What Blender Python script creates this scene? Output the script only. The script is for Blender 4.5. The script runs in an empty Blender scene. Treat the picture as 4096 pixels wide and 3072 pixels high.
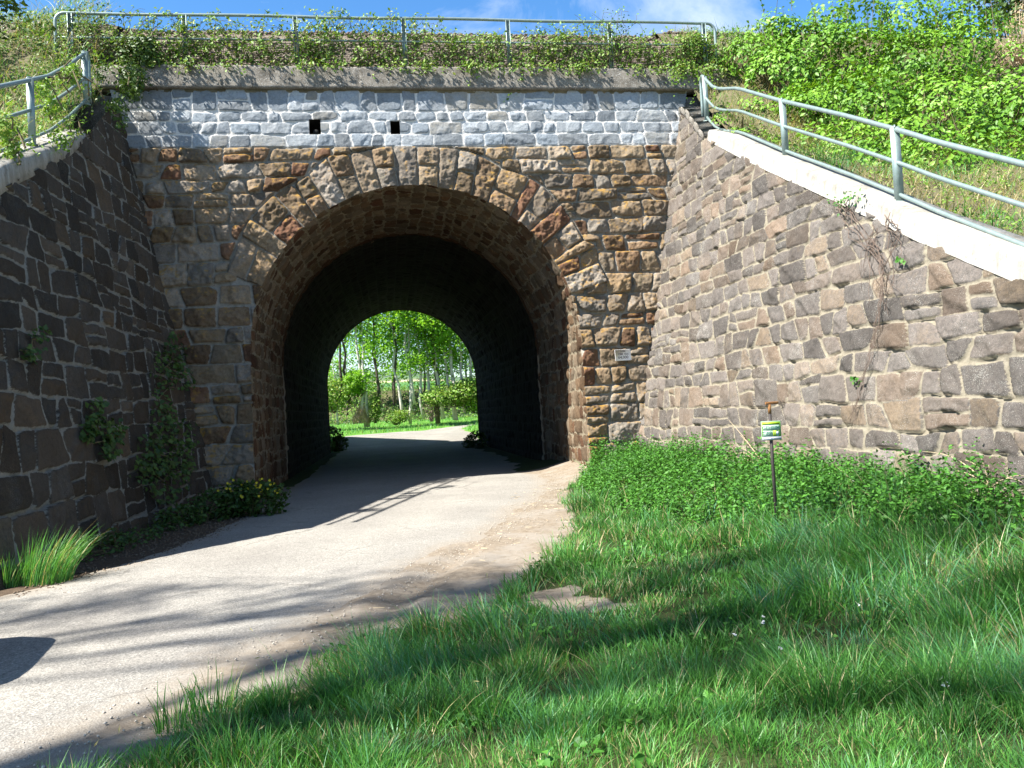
import bpy, math, random
import numpy as np
from mathutils import Matrix, Vector

# ------------------------------------------------------------------ camera, sky, sun, exposure
SC = bpy.context.scene
COL = SC.collection
F_PX, CX, CY = 3314.0, 2048.0, 1536.0
PSI, THETA, ROLL = 0.1507, 0.0316, 0.055
CAM = np.array([-0.8192, -18.69, 1.6])
SUN_A, SUN_B = 0.80, 0.27            # shadow shift (x, y) per metre of height

def axes():
    h = np.array([math.sin(PSI), math.cos(PSI), 0])
    fw = h*math.cos(THETA)+np.array([0, 0, math.sin(THETA)])
    r0 = np.array([math.cos(PSI), -math.sin(PSI), 0]); u0 = np.cross(r0, fw)
    return fw, r0*math.cos(ROLL)-u0*math.sin(ROLL), u0*math.cos(ROLL)+r0*math.sin(ROLL)
FW, RT, UP = axes()
cd = bpy.data.cameras.new("camera"); cam = bpy.data.objects.new("camera", cd); COL.objects.link(cam)
cam.matrix_world = Matrix(((RT[0], UP[0], -FW[0], CAM[0]), (RT[1], UP[1], -FW[1], CAM[1]),
                           (RT[2], UP[2], -FW[2], CAM[2]), (0, 0, 0, 1)))
cd.sensor_fit = 'HORIZONTAL'; cd.sensor_width = 36; cd.lens = F_PX/4096*36
cd.clip_start = 0.05; cd.clip_end = 4000
SC.camera = cam
SC.render.resolution_x = 1024; SC.render.resolution_y = 768
SC.view_settings.view_transform = 'Standard'; SC.view_settings.look = 'None'
SC.view_settings.exposure = 1.6; SC.view_settings.gamma = 1.0

to_sun = np.array([-SUN_A, -SUN_B, 1.0]); to_sun /= np.linalg.norm(to_sun)
sun_el = math.asin(to_sun[2]); sun_az = math.atan2(to_sun[0], to_sun[1])
W = bpy.data.worlds.new("World"); SC.world = W; W.use_nodes = True
nt = W.node_tree; nt.nodes.clear()
def N(tree, typ, **kw):
    n = tree.nodes.new(typ)
    for k, v in kw.items():
        if k in n.inputs.keys(): n.inputs[k].default_value = v
        else: setattr(n, k, v)
    return n
sky = N(nt, 'ShaderNodeTexSky'); sky.sky_type = 'NISHITA'; sky.sun_disc = False
sky.sun_elevation = sun_el; sky.sun_rotation = sun_az; sky.air_density = 1.0; sky.dust_density = 0.3; sky.ozone_density = 3.0
hs = N(nt, 'ShaderNodeHueSaturation'); hs.inputs['Saturation'].default_value = 1.25; hs.inputs['Value'].default_value = 1.0
nt.links.new(sky.outputs[0], hs.inputs['Color'])
tcw = N(nt, 'ShaderNodeTexCoord'); mpw = N(nt, 'ShaderNodeMapping'); mpw.inputs['Scale'].default_value = (2.2, 3.5, 8.0)
mpw.inputs['Rotation'].default_value = (0, 0.35, 0.2)
nt.links.new(tcw.outputs['Generated'], mpw.inputs[0])
nzw = N(nt, 'ShaderNodeTexNoise', Scale=1.7, Detail=9.0, Roughness=0.62, Distortion=0.9); nt.links.new(mpw.outputs[0], nzw.inputs['Vector'])
crw = N(nt, 'ShaderNodeValToRGB'); crw.color_ramp.elements[0].position = 0.47; crw.color_ramp.elements[1].position = 0.78
crw.color_ramp.elements[0].color = (0, 0, 0, 1); crw.color_ramp.elements[1].color = (0.6, 0.6, 0.6, 1)
nt.links.new(nzw.outputs[0], crw.inputs[0])
mxw = N(nt, 'ShaderNodeMixRGB'); mxw.inputs[2].default_value = (7.5, 8.0, 8.6, 1)
nt.links.new(crw.outputs[0], mxw.inputs[0])
sxw = N(nt, 'ShaderNodeSeparateXYZ'); nt.links.new(tcw.outputs['Generated'], sxw.inputs[0])
rzw = N(nt, 'ShaderNodeValToRGB'); ez = rzw.color_ramp.elements; ez[0].position = 0.0; ez[0].color = (1.1,)*3+(1,); ez[1].position = 1.0; ez[1].color = (0.6,)*3+(1,)
for p_, v_ in ((0.22, 1.7), (0.45, 1.5), (0.65, 0.8)): e_ = ez.new(p_); e_.color = (v_, v_, v_, 1)
nt.links.new(sxw.outputs[2], rzw.inputs[0])
mzw = N(nt, 'ShaderNodeMixRGB'); mzw.blend_type = 'MULTIPLY'; mzw.inputs[0].default_value = 1.0; nt.links.new(hs.outputs[0], mzw.inputs[1]); nt.links.new(rzw.outputs[0], mzw.inputs[2])
nt.links.new(mzw.outputs[0], mxw.inputs[1])
bgw = N(nt, 'ShaderNodeBackground', Strength=0.06); nt.links.new(mxw.outputs[0], bgw.inputs[0])
ow = N(nt, 'ShaderNodeOutputWorld'); nt.links.new(bgw.outputs[0], ow.inputs[0])
sl = bpy.data.lights.new("sun", 'SUN'); sl.energy = 5.0; sl.angle = math.radians(0.53); sl.color = (1.0, 0.95, 0.87)
so = bpy.data.objects.new("sun", sl); COL.objects.link(so)
so.rotation_mode = 'QUATERNION'; so.rotation_quaternion = Vector(-to_sun).to_track_quat('-Z', 'Y'); so.location = (-30, -20, 40)

# ------------------------------------------------------------------ helpers
RNG = np.random.default_rng(11)
def rs(seed): return np.random.default_rng(seed)

def ray(u, v): return FW+RT*(u-CX)/F_PX-UP*(v-CY)/F_PX
def on_plane(u, v, p0, n):
    d = ray(u, v); n = np.asarray(n, float); t = ((np.asarray(p0, float)-CAM)@n)/(n@d); return CAM+d*t
def project(P):
    d = np.asarray(P, float)-CAM; z = d@FW
    return CX+F_PX*(d@RT)/z, CY-F_PX*(d@UP)/z, z

def hash2(ix, iy, seed):
    h = (ix.astype(np.int64)*374761393+iy.astype(np.int64)*668265263+seed*1274126177) & 0xffffffff
    h = ((h ^ (h >> 13))*1274126177) & 0xffffffff
    h = (h ^ (h >> 16)) & 0xffffffff
    return h/4294967295.0
def noise(x, y, seed=0):
    x = np.asarray(x, float); y = np.asarray(y, float)
    ix = np.floor(x); iy = np.floor(y); fx = x-ix; fy = y-iy
    fx = fx*fx*(3-2*fx); fy = fy*fy*(3-2*fy)
    a = hash2(ix, iy, seed); b = hash2(ix+1, iy, seed); c = hash2(ix, iy+1, seed); d = hash2(ix+1, iy+1, seed)
    return (a+(b-a)*fx)*(1-fy)+(c+(d-c)*fx)*fy
def fbm(x, y, seed=0, o=4):
    s = 0; a = 0.5; t = 0
    for i in range(o):
        s = s+a*noise(x*2**i, y*2**i, seed+i*7); t += a; a *= 0.5
    return s/t
def sstep(a, b, x):
    t = np.clip((np.asarray(x, float)-a)/(b-a), 0, 1); return t*t*(3-2*t)

def mesh_np(name, V, F, mat, parent=None, smooth=False, attr=None, loc=None):
    """V (n,3); F list of (k,m) int arrays with m = 3 or 4; attr {name: (n,4)}."""
    V = np.ascontiguousarray(V, dtype=np.float32)
    if not isinstance(F, (list, tuple)): F = [F]
    F = [np.asarray(f, dtype=np.int32) for f in F if len(f)]
    me = bpy.data.meshes.new(name)
    nl = sum(f.size for f in F); nf = sum(len(f) for f in F)
    me.vertices.add(len(V)); me.loops.add(nl); me.polygons.add(nf)
    me.vertices.foreach_set('co', V.ravel())
    me.loops.foreach_set('vertex_index', np.concatenate([f.ravel() for f in F]))
    tot = np.concatenate([np.full(len(f), f.shape[1], np.int32) for f in F])
    st = np.concatenate([[0], np.cumsum(tot)[:-1]]).astype(np.int32)
    me.polygons.foreach_set('loop_start', st); me.polygons.foreach_set('loop_total', tot)
    if smooth: me.polygons.foreach_set('use_smooth', np.ones(nf, bool))
    if attr:
        for k, a in attr.items():
            at = me.attributes.new(k, 'FLOAT_COLOR', 'POINT')
            at.data.foreach_set('color', np.ascontiguousarray(a, dtype=np.float32).ravel())
    me.update(calc_edges=True)
    if mat: me.materials.append(mat)
    ob = bpy.data.objects.new(name, me); COL.objects.link(ob)
    if parent is not None: ob.parent = parent
    if loc is not None: ob.location = loc
    return ob

def tag(o, label=None, cat=None, group=None, kind=None):
    if label: o['label'] = label
    if cat: o['category'] = cat
    if group: o['group'] = group
    if kind: o['kind'] = kind
    return o
def thing(name, label, cat, loc=(0, 0, 0), rot=(0, 0, 0), group=None):
    o = bpy.data.objects.new(name, None); COL.objects.link(o); o.location = loc; o.rotation_euler = rot
    o.empty_display_size = 0.2
    return tag(o, label, cat, group)

class MB:
    """collects tubes, boxes and sheets into one mesh"""
    def __init__(s): s.V = []; s.F4 = []; s.F3 = []; s.n = 0; s.A = []
    def add(s, V, F4=None, F3=None, a=None):
        V = np.asarray(V, float)
        if F4 is not None and len(F4): s.F4.append(np.asarray(F4)+s.n)
        if F3 is not None and len(F3): s.F3.append(np.asarray(F3)+s.n)
        s.V.append(V); s.n += len(V)
        if a is None: a = np.tile([0.5, 0.5, 0.5, 1], (len(V), 1))
        s.A.append(a)
    def tube(s, pts, r, n=8, cap=True, a=None):
        pts = np.asarray(pts, float); m = len(pts); r = np.broadcast_to(np.asarray(r, float), (m,))
        t = np.gradient(pts, axis=0); t /= np.linalg.norm(t, axis=1)[:, None]+1e-9
        ref = np.array([0, 0, 1.0]) if abs(t[0][2]) < 0.9 else np.array([1.0, 0, 0])
        V = []
        u = np.cross(ref, t[0]); u /= np.linalg.norm(u)
        for i in range(m):
            u = u-t[i]*(u@t[i]); u /= np.linalg.norm(u)+1e-9; w = np.cross(t[i], u)
            an = np.arange(n)*2*np.pi/n
            V.append(pts[i]+r[i]*(np.cos(an)[:, None]*u+np.sin(an)[:, None]*w))
        V = np.concatenate(V); F = []
        for i in range(m-1):
            k = np.arange(n); F.append(np.stack([i*n+k, i*n+(k+1) % n, (i+1)*n+(k+1) % n, (i+1)*n+k], 1))
        F3 = []
        if cap:
            V = np.concatenate([V, pts[[0]], pts[[-1]]]); k = np.arange(n)
            F3 = np.concatenate([np.stack([np.full(n, m*n), (k+1) % n, k], 1), np.stack([np.full(n, m*n+1), (m-1)*n+k, (m-1)*n+(k+1) % n], 1)])
        s.add(V, np.concatenate(F), F3, None if a is None else np.tile(a, (len(V), 1)))
    def box(s, c, h, R=None, bev=0.0):
        c = np.asarray(c, float); h = np.asarray(h, float)
        if bev <= 0:
            V = np.array([[x, y, z] for z in (-1, 1) for y in (-1, 1) for x in (-1, 1)], float)*h
            F = [[0, 2, 3, 1], [4, 5, 7, 6], [0, 1, 5, 4], [2, 6, 7, 3], [0, 4, 6, 2], [1, 3, 7, 5]]; F3 = None
        else:
            V = []; idx = {}
            for x in (-1, 1):
                for y in (-1, 1):
                    for z in (-1, 1):
                        for ax in range(3):
                            p = np.array([x, y, z])*(h-bev); p[ax] += (x, y, z)[ax]*bev
                            idx[(x, y, z, ax)] = len(V); V.append(p)
            F = []
            for ax in range(3):
                b, c2 = [i for i in range(3) if i != ax]
                for sg in (-1, 1):
                    q = []
                    for sb, sc in ((-1, -1), (1, -1), (1, 1), (-1, 1)):
                        k = [0, 0, 0]; k[ax] = sg; k[b] = sb; k[c2] = sc; q.append(idx[(*k, ax)])
                    F.append(q)
                for sb in (-1, 1):
                    for sc in (-1, 1):
                        k0 = [0, 0, 0]; k0[ax] = -1; k0[b] = sb; k0[c2] = sc; k1 = list(k0); k1[ax] = 1
                        F.append([idx[(*k0, b)], idx[(*k1, b)], idx[(*k1, c2)], idx[(*k0, c2)]])
            F3 = [[idx[(x, y, z, 0)], idx[(x, y, z, 1)], idx[(x, y, z, 2)]] for x in (-1, 1) for y in (-1, 1) for z in (-1, 1)]
            V = np.array(V)
        if R is not None: V = V@np.asarray(R, float).T
        s.add(V+c, F, F3)
    def obj(s, name, mat, parent=None, smooth=False, loc=None, attr=None):
        F = []
        if s.F4: F.append(np.concatenate(s.F4))
        if s.F3: F.append(np.concatenate(s.F3))
        return mesh_np(name, np.concatenate(s.V), F, mat, parent, smooth, {attr: np.concatenate(s.A)} if attr else None, loc)

def grid_faces(nu, nv):
    i = np.arange(nu-1)[:, None]*nv+np.arange(nv-1)[None, :]
    return np.stack([i, i+nv, i+nv+1, i+1], -1).reshape(-1, 4)

# ------------------------------------------------------------------ materials
def new_mat(name):
    m = bpy.data.materials.new(name); m.use_nodes = True; t = m.node_tree; t.nodes.clear()
    o = N(t, 'ShaderNodeOutputMaterial'); b = N(t, 'ShaderNodeBsdfPrincipled'); t.links.new(b.outputs[0], o.inputs[0])
    return m, t, b, o
def ramp(t, fac, cols, interp='LINEAR'):
    r = N(t, 'ShaderNodeValToRGB'); e = r.color_ramp.elements; r.color_ramp.interpolation = interp
    while len(e) < len(cols): e.new(0.5)
    for i, (p, c) in enumerate(cols):
        e[i].position = p; e[i].color = (*c, 1) if len(c) == 3 else c
    t.links.new(fac, r.inputs[0]); return r.outputs[0]
def mix(t, fac, a, b, mode='MIX'):
    m = N(t, 'ShaderNodeMixRGB'); m.blend_type = mode
    for i, x in ((0, fac), (1, a), (2, b)):
        if isinstance(x, (int, float)): m.inputs[i].default_value = x
        elif isinstance(x, tuple): m.inputs[i].default_value = (*x, 1)
        else: t.links.new(x, m.inputs[i])
    return m.outputs[0]
def mth(t, op, a, b=None):
    m = N(t, 'ShaderNodeMath'); m.operation = op
    for i, x in ((0, a), (1, b)):
        if x is None: continue
        if isinstance(x, (int, float)): m.inputs[i].default_value = x
        else: t.links.new(x, m.inputs[i])
    return m.outputs[0]
def tnoise(t, scale, detail=4.0, rough=0.6, vec=None, dist=0.0):
    n = N(t, 'ShaderNodeTexNoise', Scale=scale, Detail=detail, Roughness=rough, Distortion=dist)
    if vec is not None: t.links.new(vec, n.inputs['Vector'])
    return n.outputs[0]
def bump(t, b, h, strength=0.4, dist=0.01):
    n = N(t, 'ShaderNodeBump', Strength=strength, Distance=dist); t.links.new(h, n.inputs['Height']); t.links.new(n.outputs[0], b.inputs['Normal'])

def stone_mat(name, pal, mortar, speck=0.0, speckcol=(0.55, 0.55, 0.5), lichen=0.0, stain=0.5, bs=0.5, smear=1.0):
    m, t, b, o = new_mat(name)
    at = N(t, 'ShaderNodeAttribute'); at.attribute_name = 'stone'
    sep = N(t, 'ShaderNodeSeparateColor'); t.links.new(at.outputs['Color'], sep.inputs[0])
    tc = N(t, 'ShaderNodeTexCoord'); ov = tc.outputs['Object']
    n1 = tnoise(t, 2.2, 5, 0.65, ov); n2 = tnoise(t, 18, 6, 0.7, ov); n3 = tnoise(t, 70, 3, 0.6, ov)
    hue = mth(t, 'ADD', sep.outputs[1], mth(t, 'MULTIPLY', mth(t, 'SUBTRACT', n1, 0.5), 0.35))
    hue = mth(t, 'ADD', hue, mth(t, 'MULTIPLY', mth(t, 'SUBTRACT', n2, 0.5), 0.25))
    base = ramp(t, hue, pal)
    val = mth(t, 'ADD', 0.62, mth(t, 'MULTIPLY', sep.outputs[2], 0.7))
    base = mix(t, 1.0, base, mix(t, 1.0, (1, 1, 1), val, 'MULTIPLY'), 'MULTIPLY')
    grain = ramp(t, n2, [(0.25, (0.62, 0.62, 0.62)), (0.5, (1, 1, 1)), (0.75, (1.25, 1.22, 1.15))])
    base = mix(t, 0.9, base, grain, 'MULTIPLY')
    g2 = ramp(t, n3, [(0.3, (0.75, 0.75, 0.75)), (0.7, (1.2, 1.2, 1.2))]); base = mix(t, 0.7, base, g2, 'MULTIPLY')
    if stain:
        st = ramp(t, tnoise(t, 0.7, 5, 0.7, ov, 0.6), [(0.38, (0.5, 0.45, 0.42)), (0.56, (1, 1, 1))]); base = mix(t, stain, base, st, 'MULTIPLY')
    if lichen:
        ln = tnoise(t, 6, 6, 0.75, ov)
        geo = N(t, 'ShaderNodeNewGeometry'); sx = N(t, 'ShaderNodeSeparateXYZ'); t.links.new(geo.outputs['Normal'], sx.inputs[0])
        lf = mth(t, 'ADD', ln, mth(t, 'MULTIPLY', sx.outputs[2], 0.16))
        lf = mth(t, 'ADD', lf, mth(t, 'MULTIPLY', tnoise(t, 0.55, 2, 0.5, ov), 0.25))
        lc = ramp(t, lf, [(0.70, (0, 0, 0)), (0.84, (lichen,)*3)])
        base = mix(t, lc, base, (0.34, 0.19, 0.03))
        l2 = ramp(t, tnoise(t, 5, 6, 0.7, ov, 0.5), [(0.58, (0, 0, 0)), (0.72, (0.5*lichen,)*3)]); base = mix(t, l2, base, (0.13, 0.13, 0.06))
    if speck:
        sn = tnoise(t, 95, 3, 0.6, ov); sm = tnoise(t, 1.6, 4, 0.7, ov)
        sp = ramp(t, mth(t, 'ADD', sn, mth(t, 'MULTIPLY', sm, 0.5)), [(0.84, (0, 0, 0)), (1.0, (speck,)*3)])
        base = mix(t, sp, base, speckcol)
    mn = mix(t, 0.8, mortar, ramp(t, n2, [(0.25, (0.6, 0.6, 0.58)), (0.6, (1.08, 1.08, 1.08))]), 'MULTIPLY')
    nm = tnoise(t, 11, 5, 0.7, ov); msk = ramp(t, mth(t, 'ADD', mth(t, 'ADD', sep.outputs[0], mth(t, 'MULTIPLY', mth(t, 'SUBTRACT', n3, 0.5), 0.5)), mth(t, 'MULTIPLY', mth(t, 'SUBTRACT', nm, 0.5), smear)), [(0.12, (0, 0, 0)), (0.32, (1, 1, 1))])
    col = mix(t, msk, mn, base)
    t.links.new(col, b.inputs['Base Color']); b.inputs['Roughness'].default_value = 0.92; b.inputs['Specular IOR Level'].default_value = 0.2
    bump(t, b, mth(t, 'ADD', n2, mth(t, 'MULTIPLY', n3, 0.5)), bs, 0.02)
    return m

PAL_BROWN = [(0.0, (0.115, 0.058, 0.036)), (0.15, (0.16, 0.10, 0.06)), (0.36, (0.215, 0.165, 0.108)), (0.55, (0.195, 0.168, 0.138)),
             (0.72, (0.23, 0.16, 0.09)), (0.86, (0.215, 0.19, 0.162)), (1.0, (0.27, 0.24, 0.20))]
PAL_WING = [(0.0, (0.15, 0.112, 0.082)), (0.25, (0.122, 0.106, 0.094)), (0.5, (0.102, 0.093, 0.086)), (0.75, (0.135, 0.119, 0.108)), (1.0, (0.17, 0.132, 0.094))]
PAL_LEFT_SHADE = [(0.0, (0.075, 0.056, 0.04)), (0.3, (0.058, 0.047, 0.037)), (0.6, (0.046, 0.040, 0.034)), (0.8, (0.075, 0.062, 0.05)), (1.0, (0.08, 0.056, 0.035))]  # right wall's stone with the left wall's shade put into the colour
PAL_GREY = [(0.0, (0.235, 0.27, 0.305)), (0.5, (0.285, 0.315, 0.345)), (0.85, (0.32, 0.345, 0.365)), (1.0, (0.30, 0.285, 0.25))]
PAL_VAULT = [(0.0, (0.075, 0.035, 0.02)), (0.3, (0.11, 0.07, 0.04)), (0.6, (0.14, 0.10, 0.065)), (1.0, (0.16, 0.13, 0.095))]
PAL_LINING_SHADE = [(0.0, (0.012, 0.008, 0.006)), (0.5, (0.016, 0.012, 0.009)), (1.0, (0.022, 0.018, 0.014))]  # darkness deep in the tunnel put into the stone colour
M_front = stone_mat('rock_faced_sandstone', PAL_BROWN, (0.26, 0.24, 0.205), lichen=0.75, stain=0.45, bs=0.7)
M_grey = stone_mat('grey_granite_blocks', PAL_GREY, (0.62, 0.61, 0.59), stain=0.2, bs=1.0, smear=0.5)
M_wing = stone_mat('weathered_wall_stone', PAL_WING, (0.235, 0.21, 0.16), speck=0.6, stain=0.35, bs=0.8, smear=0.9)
M_left = stone_mat('shade_darkened_wall_stone', PAL_LEFT_SHADE, (0.20, 0.19, 0.165), speck=0.12, stain=0.4, bs=0.6, smear=0.9)
M_lining = stone_mat('shade_dark_lining_stone', PAL_LINING_SHADE, (0.022, 0.02, 0.017), stain=0.4, bs=0.6)
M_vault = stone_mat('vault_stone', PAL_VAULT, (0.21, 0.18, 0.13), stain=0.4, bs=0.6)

def plain_mat(name, c1, c2, scale=6.0, rough=0.8, metal=0.0, bs=0.3, c3=None, spec=0.3):
    m, t, b, o = new_mat(name); tc = N(t, 'ShaderNodeTexCoord'); ov = tc.outputs['Object']
    n1 = tnoise(t, scale, 6, 0.65, ov); c = ramp(t, n1, [(0.3, c1), (0.7, c2)])
    n2 = tnoise(t, scale*9, 4, 0.6, ov)
    if c3: c = mix(t, ramp(t, n2, [(0.55, (0, 0, 0)), (0.68, (0.8, 0.8, 0.8))]), c, c3)
    t.links.new(c, b.inputs['Base Color']); b.inputs['Roughness'].default_value = rough; b.inputs['Metallic'].default_value = metal
    b.inputs['Specular IOR Level'].default_value = spec
    if bs: bump(t, b, n2, bs, 0.01)
    return m
M_coping = plain_mat('weathered_concrete', (0.08, 0.07, 0.055), (0.24, 0.22, 0.19), 5.0, 0.95, bs=1.0, c3=(0.50, 0.50, 0.48))
M_soffit = plain_mat('stained_render', (0.09, 0.08, 0.05), (0.20, 0.18, 0.13), 5.0, 0.95)
M_white = plain_mat('pale_concrete', (0.42, 0.405, 0.37), (0.58, 0.565, 0.53), 2.5, 0.9, bs=0.3)
def cap_mat():
    m, t, b, o = new_mat('weathered_pale_concrete'); tc = N(t, 'ShaderNodeTexCoord'); ov = tc.outputs['Object']
    mp = N(t, 'ShaderNodeMapping'); mp.inputs['Scale'].default_value = (5, 5, 0.6); t.links.new(ov, mp.inputs[0])
    c = ramp(t, tnoise(t, 2.2, 6, 0.7, ov), [(0.3, (0.22, 0.21, 0.185)), (0.5, (0.34, 0.33, 0.30)), (0.75, (0.44, 0.43, 0.40))])
    c = mix(t, 0.55, c, ramp(t, tnoise(t, 1.6, 6, 0.75, mp.outputs[0]), [(0.36, (0.45, 0.42, 0.36)), (0.58, (1, 1, 1))]), 'MULTIPLY')
    c = mix(t, ramp(t, tnoise(t, 14, 6, 0.75, ov), [(0.56, (0, 0, 0)), (0.70, (0.75, 0.75, 0.75))]), c, (0.12, 0.115, 0.085))
    t.links.new(c, b.inputs['Base Color']); b.inputs['Roughness'].default_value = 0.93; b.inputs['Specular IOR Level'].default_value = 0.2
    bump(t, b, tnoise(t, 30, 5, 0.7, ov), 0.5, 0.012); return m
M_cap = cap_mat()
M_plate = plain_mat('white_plate', (0.80, 0.82, 0.86), (0.86, 0.87, 0.9), 3, 0.4, bs=0)
M_rail = plain_mat('galvanised_rail', (0.19, 0.26, 0.25), (0.27, 0.34, 0.33), 9, 0.42, 0.35, bs=0.1, spec=0.5)
M_mesh = plain_mat('wire_mesh', (0.16, 0.14, 0.12), (0.24, 0.2, 0.17), 9, 0.6, 0.4, bs=0)
M_rust = plain_mat('rusty_iron', (0.20, 0.09, 0.03), (0.32, 0.16, 0.06), 30, 0.8, 0.2)
M_pole = plain_mat('dark_iron', (0.035, 0.03, 0.03), (0.07, 0.06, 0.055), 30, 0.6, 0.3)
M_black = plain_mat('black_lettering', (0.03, 0.03, 0.035), (0.05, 0.05, 0.055), 20, 0.7, bs=0)
M_paint = plain_mat('faded_dark_paint', (0.05, 0.04, 0.035), (0.08, 0.065, 0.055), 20, 0.9, bs=0)
M_panel = plain_mat('white_enamel', (0.40, 0.43, 0.48), (0.45, 0.47, 0.51), 3, 0.4, bs=0)
M_green = plain_mat('green_sign_face', (0.13, 0.37, 0.06), (0.24, 0.45, 0.05), 9, 0.45, bs=0)
M_lime = plain_mat('lime_band', (0.30, 0.46, 0.02), (0.36, 0.5, 0.03), 9, 0.45, bs=0)
M_pale = plain_mat('pale_sign_print', (0.40, 0.58, 0.44), (0.45, 0.62, 0.48), 9, 0.5, bs=0)
M_letter = plain_mat('green_lettering', (0.03, 0.11, 0.08), (0.04, 0.13, 0.10), 20, 0.6, bs=0)
M_blue = plain_mat('blue_dot', (0.08, 0.10, 0.35), (0.1, 0.12, 0.4), 20, 0.6, bs=0)
M_bark = plain_mat('pale_bark', (0.42, 0.40, 0.36), (0.66, 0.63, 0.57), 5, 0.9, bs=0.4, c3=(0.2, 0.18, 0.15))
M_darkbark = plain_mat('dark_bark', (0.055, 0.045, 0.035), (0.11, 0.09, 0.07), 6, 0.95, bs=0.4)
M_stem = plain_mat('plant_stem', (0.09, 0.075, 0.04), (0.16, 0.13, 0.07), 10, 0.9, bs=0)
M_straw = plain_mat('dry_stems', (0.36, 0.28, 0.17), (0.52, 0.43, 0.29), 10, 0.9, bs=0)
M_deadvine = plain_mat('dead_vine', (0.10, 0.075, 0.06), (0.17, 0.125, 0.10), 10, 0.9, bs=0)
M_void = plain_mat('drain_hole_shade', (0.01, 0.01, 0.01), (0.015, 0.015, 0.015), 10, 1.0, bs=0)  # shade inside the drain holes put into the colour, pipe included
M_ballast = plain_mat('track_ballast', (0.10, 0.075, 0.055), (0.24, 0.205, 0.165), 9, 0.95, bs=1.0, c3=(0.07, 0.05, 0.035))

def leaf_mat(name, cols, trans=0.3, rough=0.5, spec=0.35):
    m, t, b, o = new_mat(name)
    at = N(t, 'ShaderNodeAttribute'); at.attribute_name = 'leaf'
    sep = N(t, 'ShaderNodeSeparateColor'); t.links.new(at.outputs['Color'], sep.inputs[0])
    c = ramp(t, sep.outputs[0], [(i/(len(cols)-1), k) for i, k in enumerate(cols)])
    t.links.new(c, b.inputs['Base Color']); b.inputs['Roughness'].default_value = rough; b.inputs['Specular IOR Level'].default_value = spec
    tr = N(t, 'ShaderNodeBsdfTranslucent'); tcol = mix(t, 1.0, c, (1.35, 1.25, 0.55), 'MULTIPLY'); t.links.new(tcol, tr.inputs[0])
    ms = N(t, 'ShaderNodeMixShader'); ms.inputs[0].default_value = trans
    t.links.new(b.outputs[0], ms.inputs[1]); t.links.new(tr.outputs[0], ms.inputs[2]); t.links.new(ms.outputs[0], o.inputs[0])
    return m
L_bush = leaf_mat('bush_leaves', [(0.035, 0.10, 0.010), (0.085, 0.215, 0.016), (0.155, 0.32, 0.025), (0.23, 0.38, 0.045)], 0.2)
L_vine = leaf_mat('vine_leaves', [(0.07, 0.15, 0.02), (0.13, 0.26, 0.03), (0.19, 0.33, 0.05), (0.27, 0.31, 0.10)])
L_ivy = leaf_mat('ivy_leaves', [(0.03, 0.08, 0.015), (0.06, 0.14, 0.02), (0.10, 0.20, 0.03)], 0.25)
L_tree = leaf_mat('tree_leaves', [(0.10, 0.24, 0.02), (0.17, 0.37, 0.03), (0.26, 0.50, 0.05)], 0.55)
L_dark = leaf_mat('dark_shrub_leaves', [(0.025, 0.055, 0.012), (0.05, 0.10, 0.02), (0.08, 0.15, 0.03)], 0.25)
L_nettle = leaf_mat('nettle_leaves', [(0.025, 0.085, 0.012), (0.05, 0.17, 0.02), (0.095, 0.27, 0.035)], 0.25, 0.55)
L_grass = leaf_mat('grass_blades', [(0.03, 0.105, 0.022), (0.07, 0.225, 0.035), (0.125, 0.335, 0.055), (0.095, 0.30, 0.105), (0.12, 0.31, 0.18), (0.32, 0.31, 0.13), (0.46, 0.38, 0.22)], 0.3, 0.45, 0.4)
L_flower = leaf_mat('white_petals', [(0.7, 0.68, 0.66), (0.8, 0.78, 0.8)], 0.2)
L_yellow = leaf_mat('yellow_petals', [(0.6, 0.48, 0.02), (0.75, 0.6, 0.03)], 0.2)

# ------------------------------------------------------------------ leaves, blades
def leaf_mesh(P, Nrm, size, rg, spread=1.0, aspect=0.55, fold=0.18, col=None, droop=None):
    """one folded diamond leaf per point: P (n,3), Nrm (n,3) mean normals"""
    n = len(P); size = np.broadcast_to(np.asarray(size, float), (n,))*(0.65+0.7*rg.random(n))
    nn = Nrm+rg.normal(0, spread*0.6, (n, 3)); nn /= np.linalg.norm(nn, axis=1)[:, None]+1e-9
    d = rg.normal(0, 1, (n, 3))
    if droop is not None: d[:, 2] -= droop
    d -= nn*(d*nn).sum(1)[:, None]; d /= np.linalg.norm(d, axis=1)[:, None]+1e-9
    w = np.cross(nn, d)
    L = size[:, None]; Wd = L*aspect*0.5
    base = P-d*L*0.5; tip = P+d*L*0.5; mid = P-nn*L*fold*0.0
    l = mid+w*Wd+nn*L*fold-d*L*0.08; r = mid-w*Wd+nn*L*fold-d*L*0.08
    V = np.stack([base, l, tip, r], 1).reshape(-1, 3)
    i = np.arange(n)[:, None]*4
    F = np.concatenate([i+np.array([[0, 2, 1]]), i+np.array([[0, 3, 2]])])
    c = rg.random(n) if col is None else col
    A = np.ones((n, 4)); A[:, 0] = np.clip(c, 0, 1); A = np.repeat(A, 4, 0)
    return V, F, A

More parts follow.
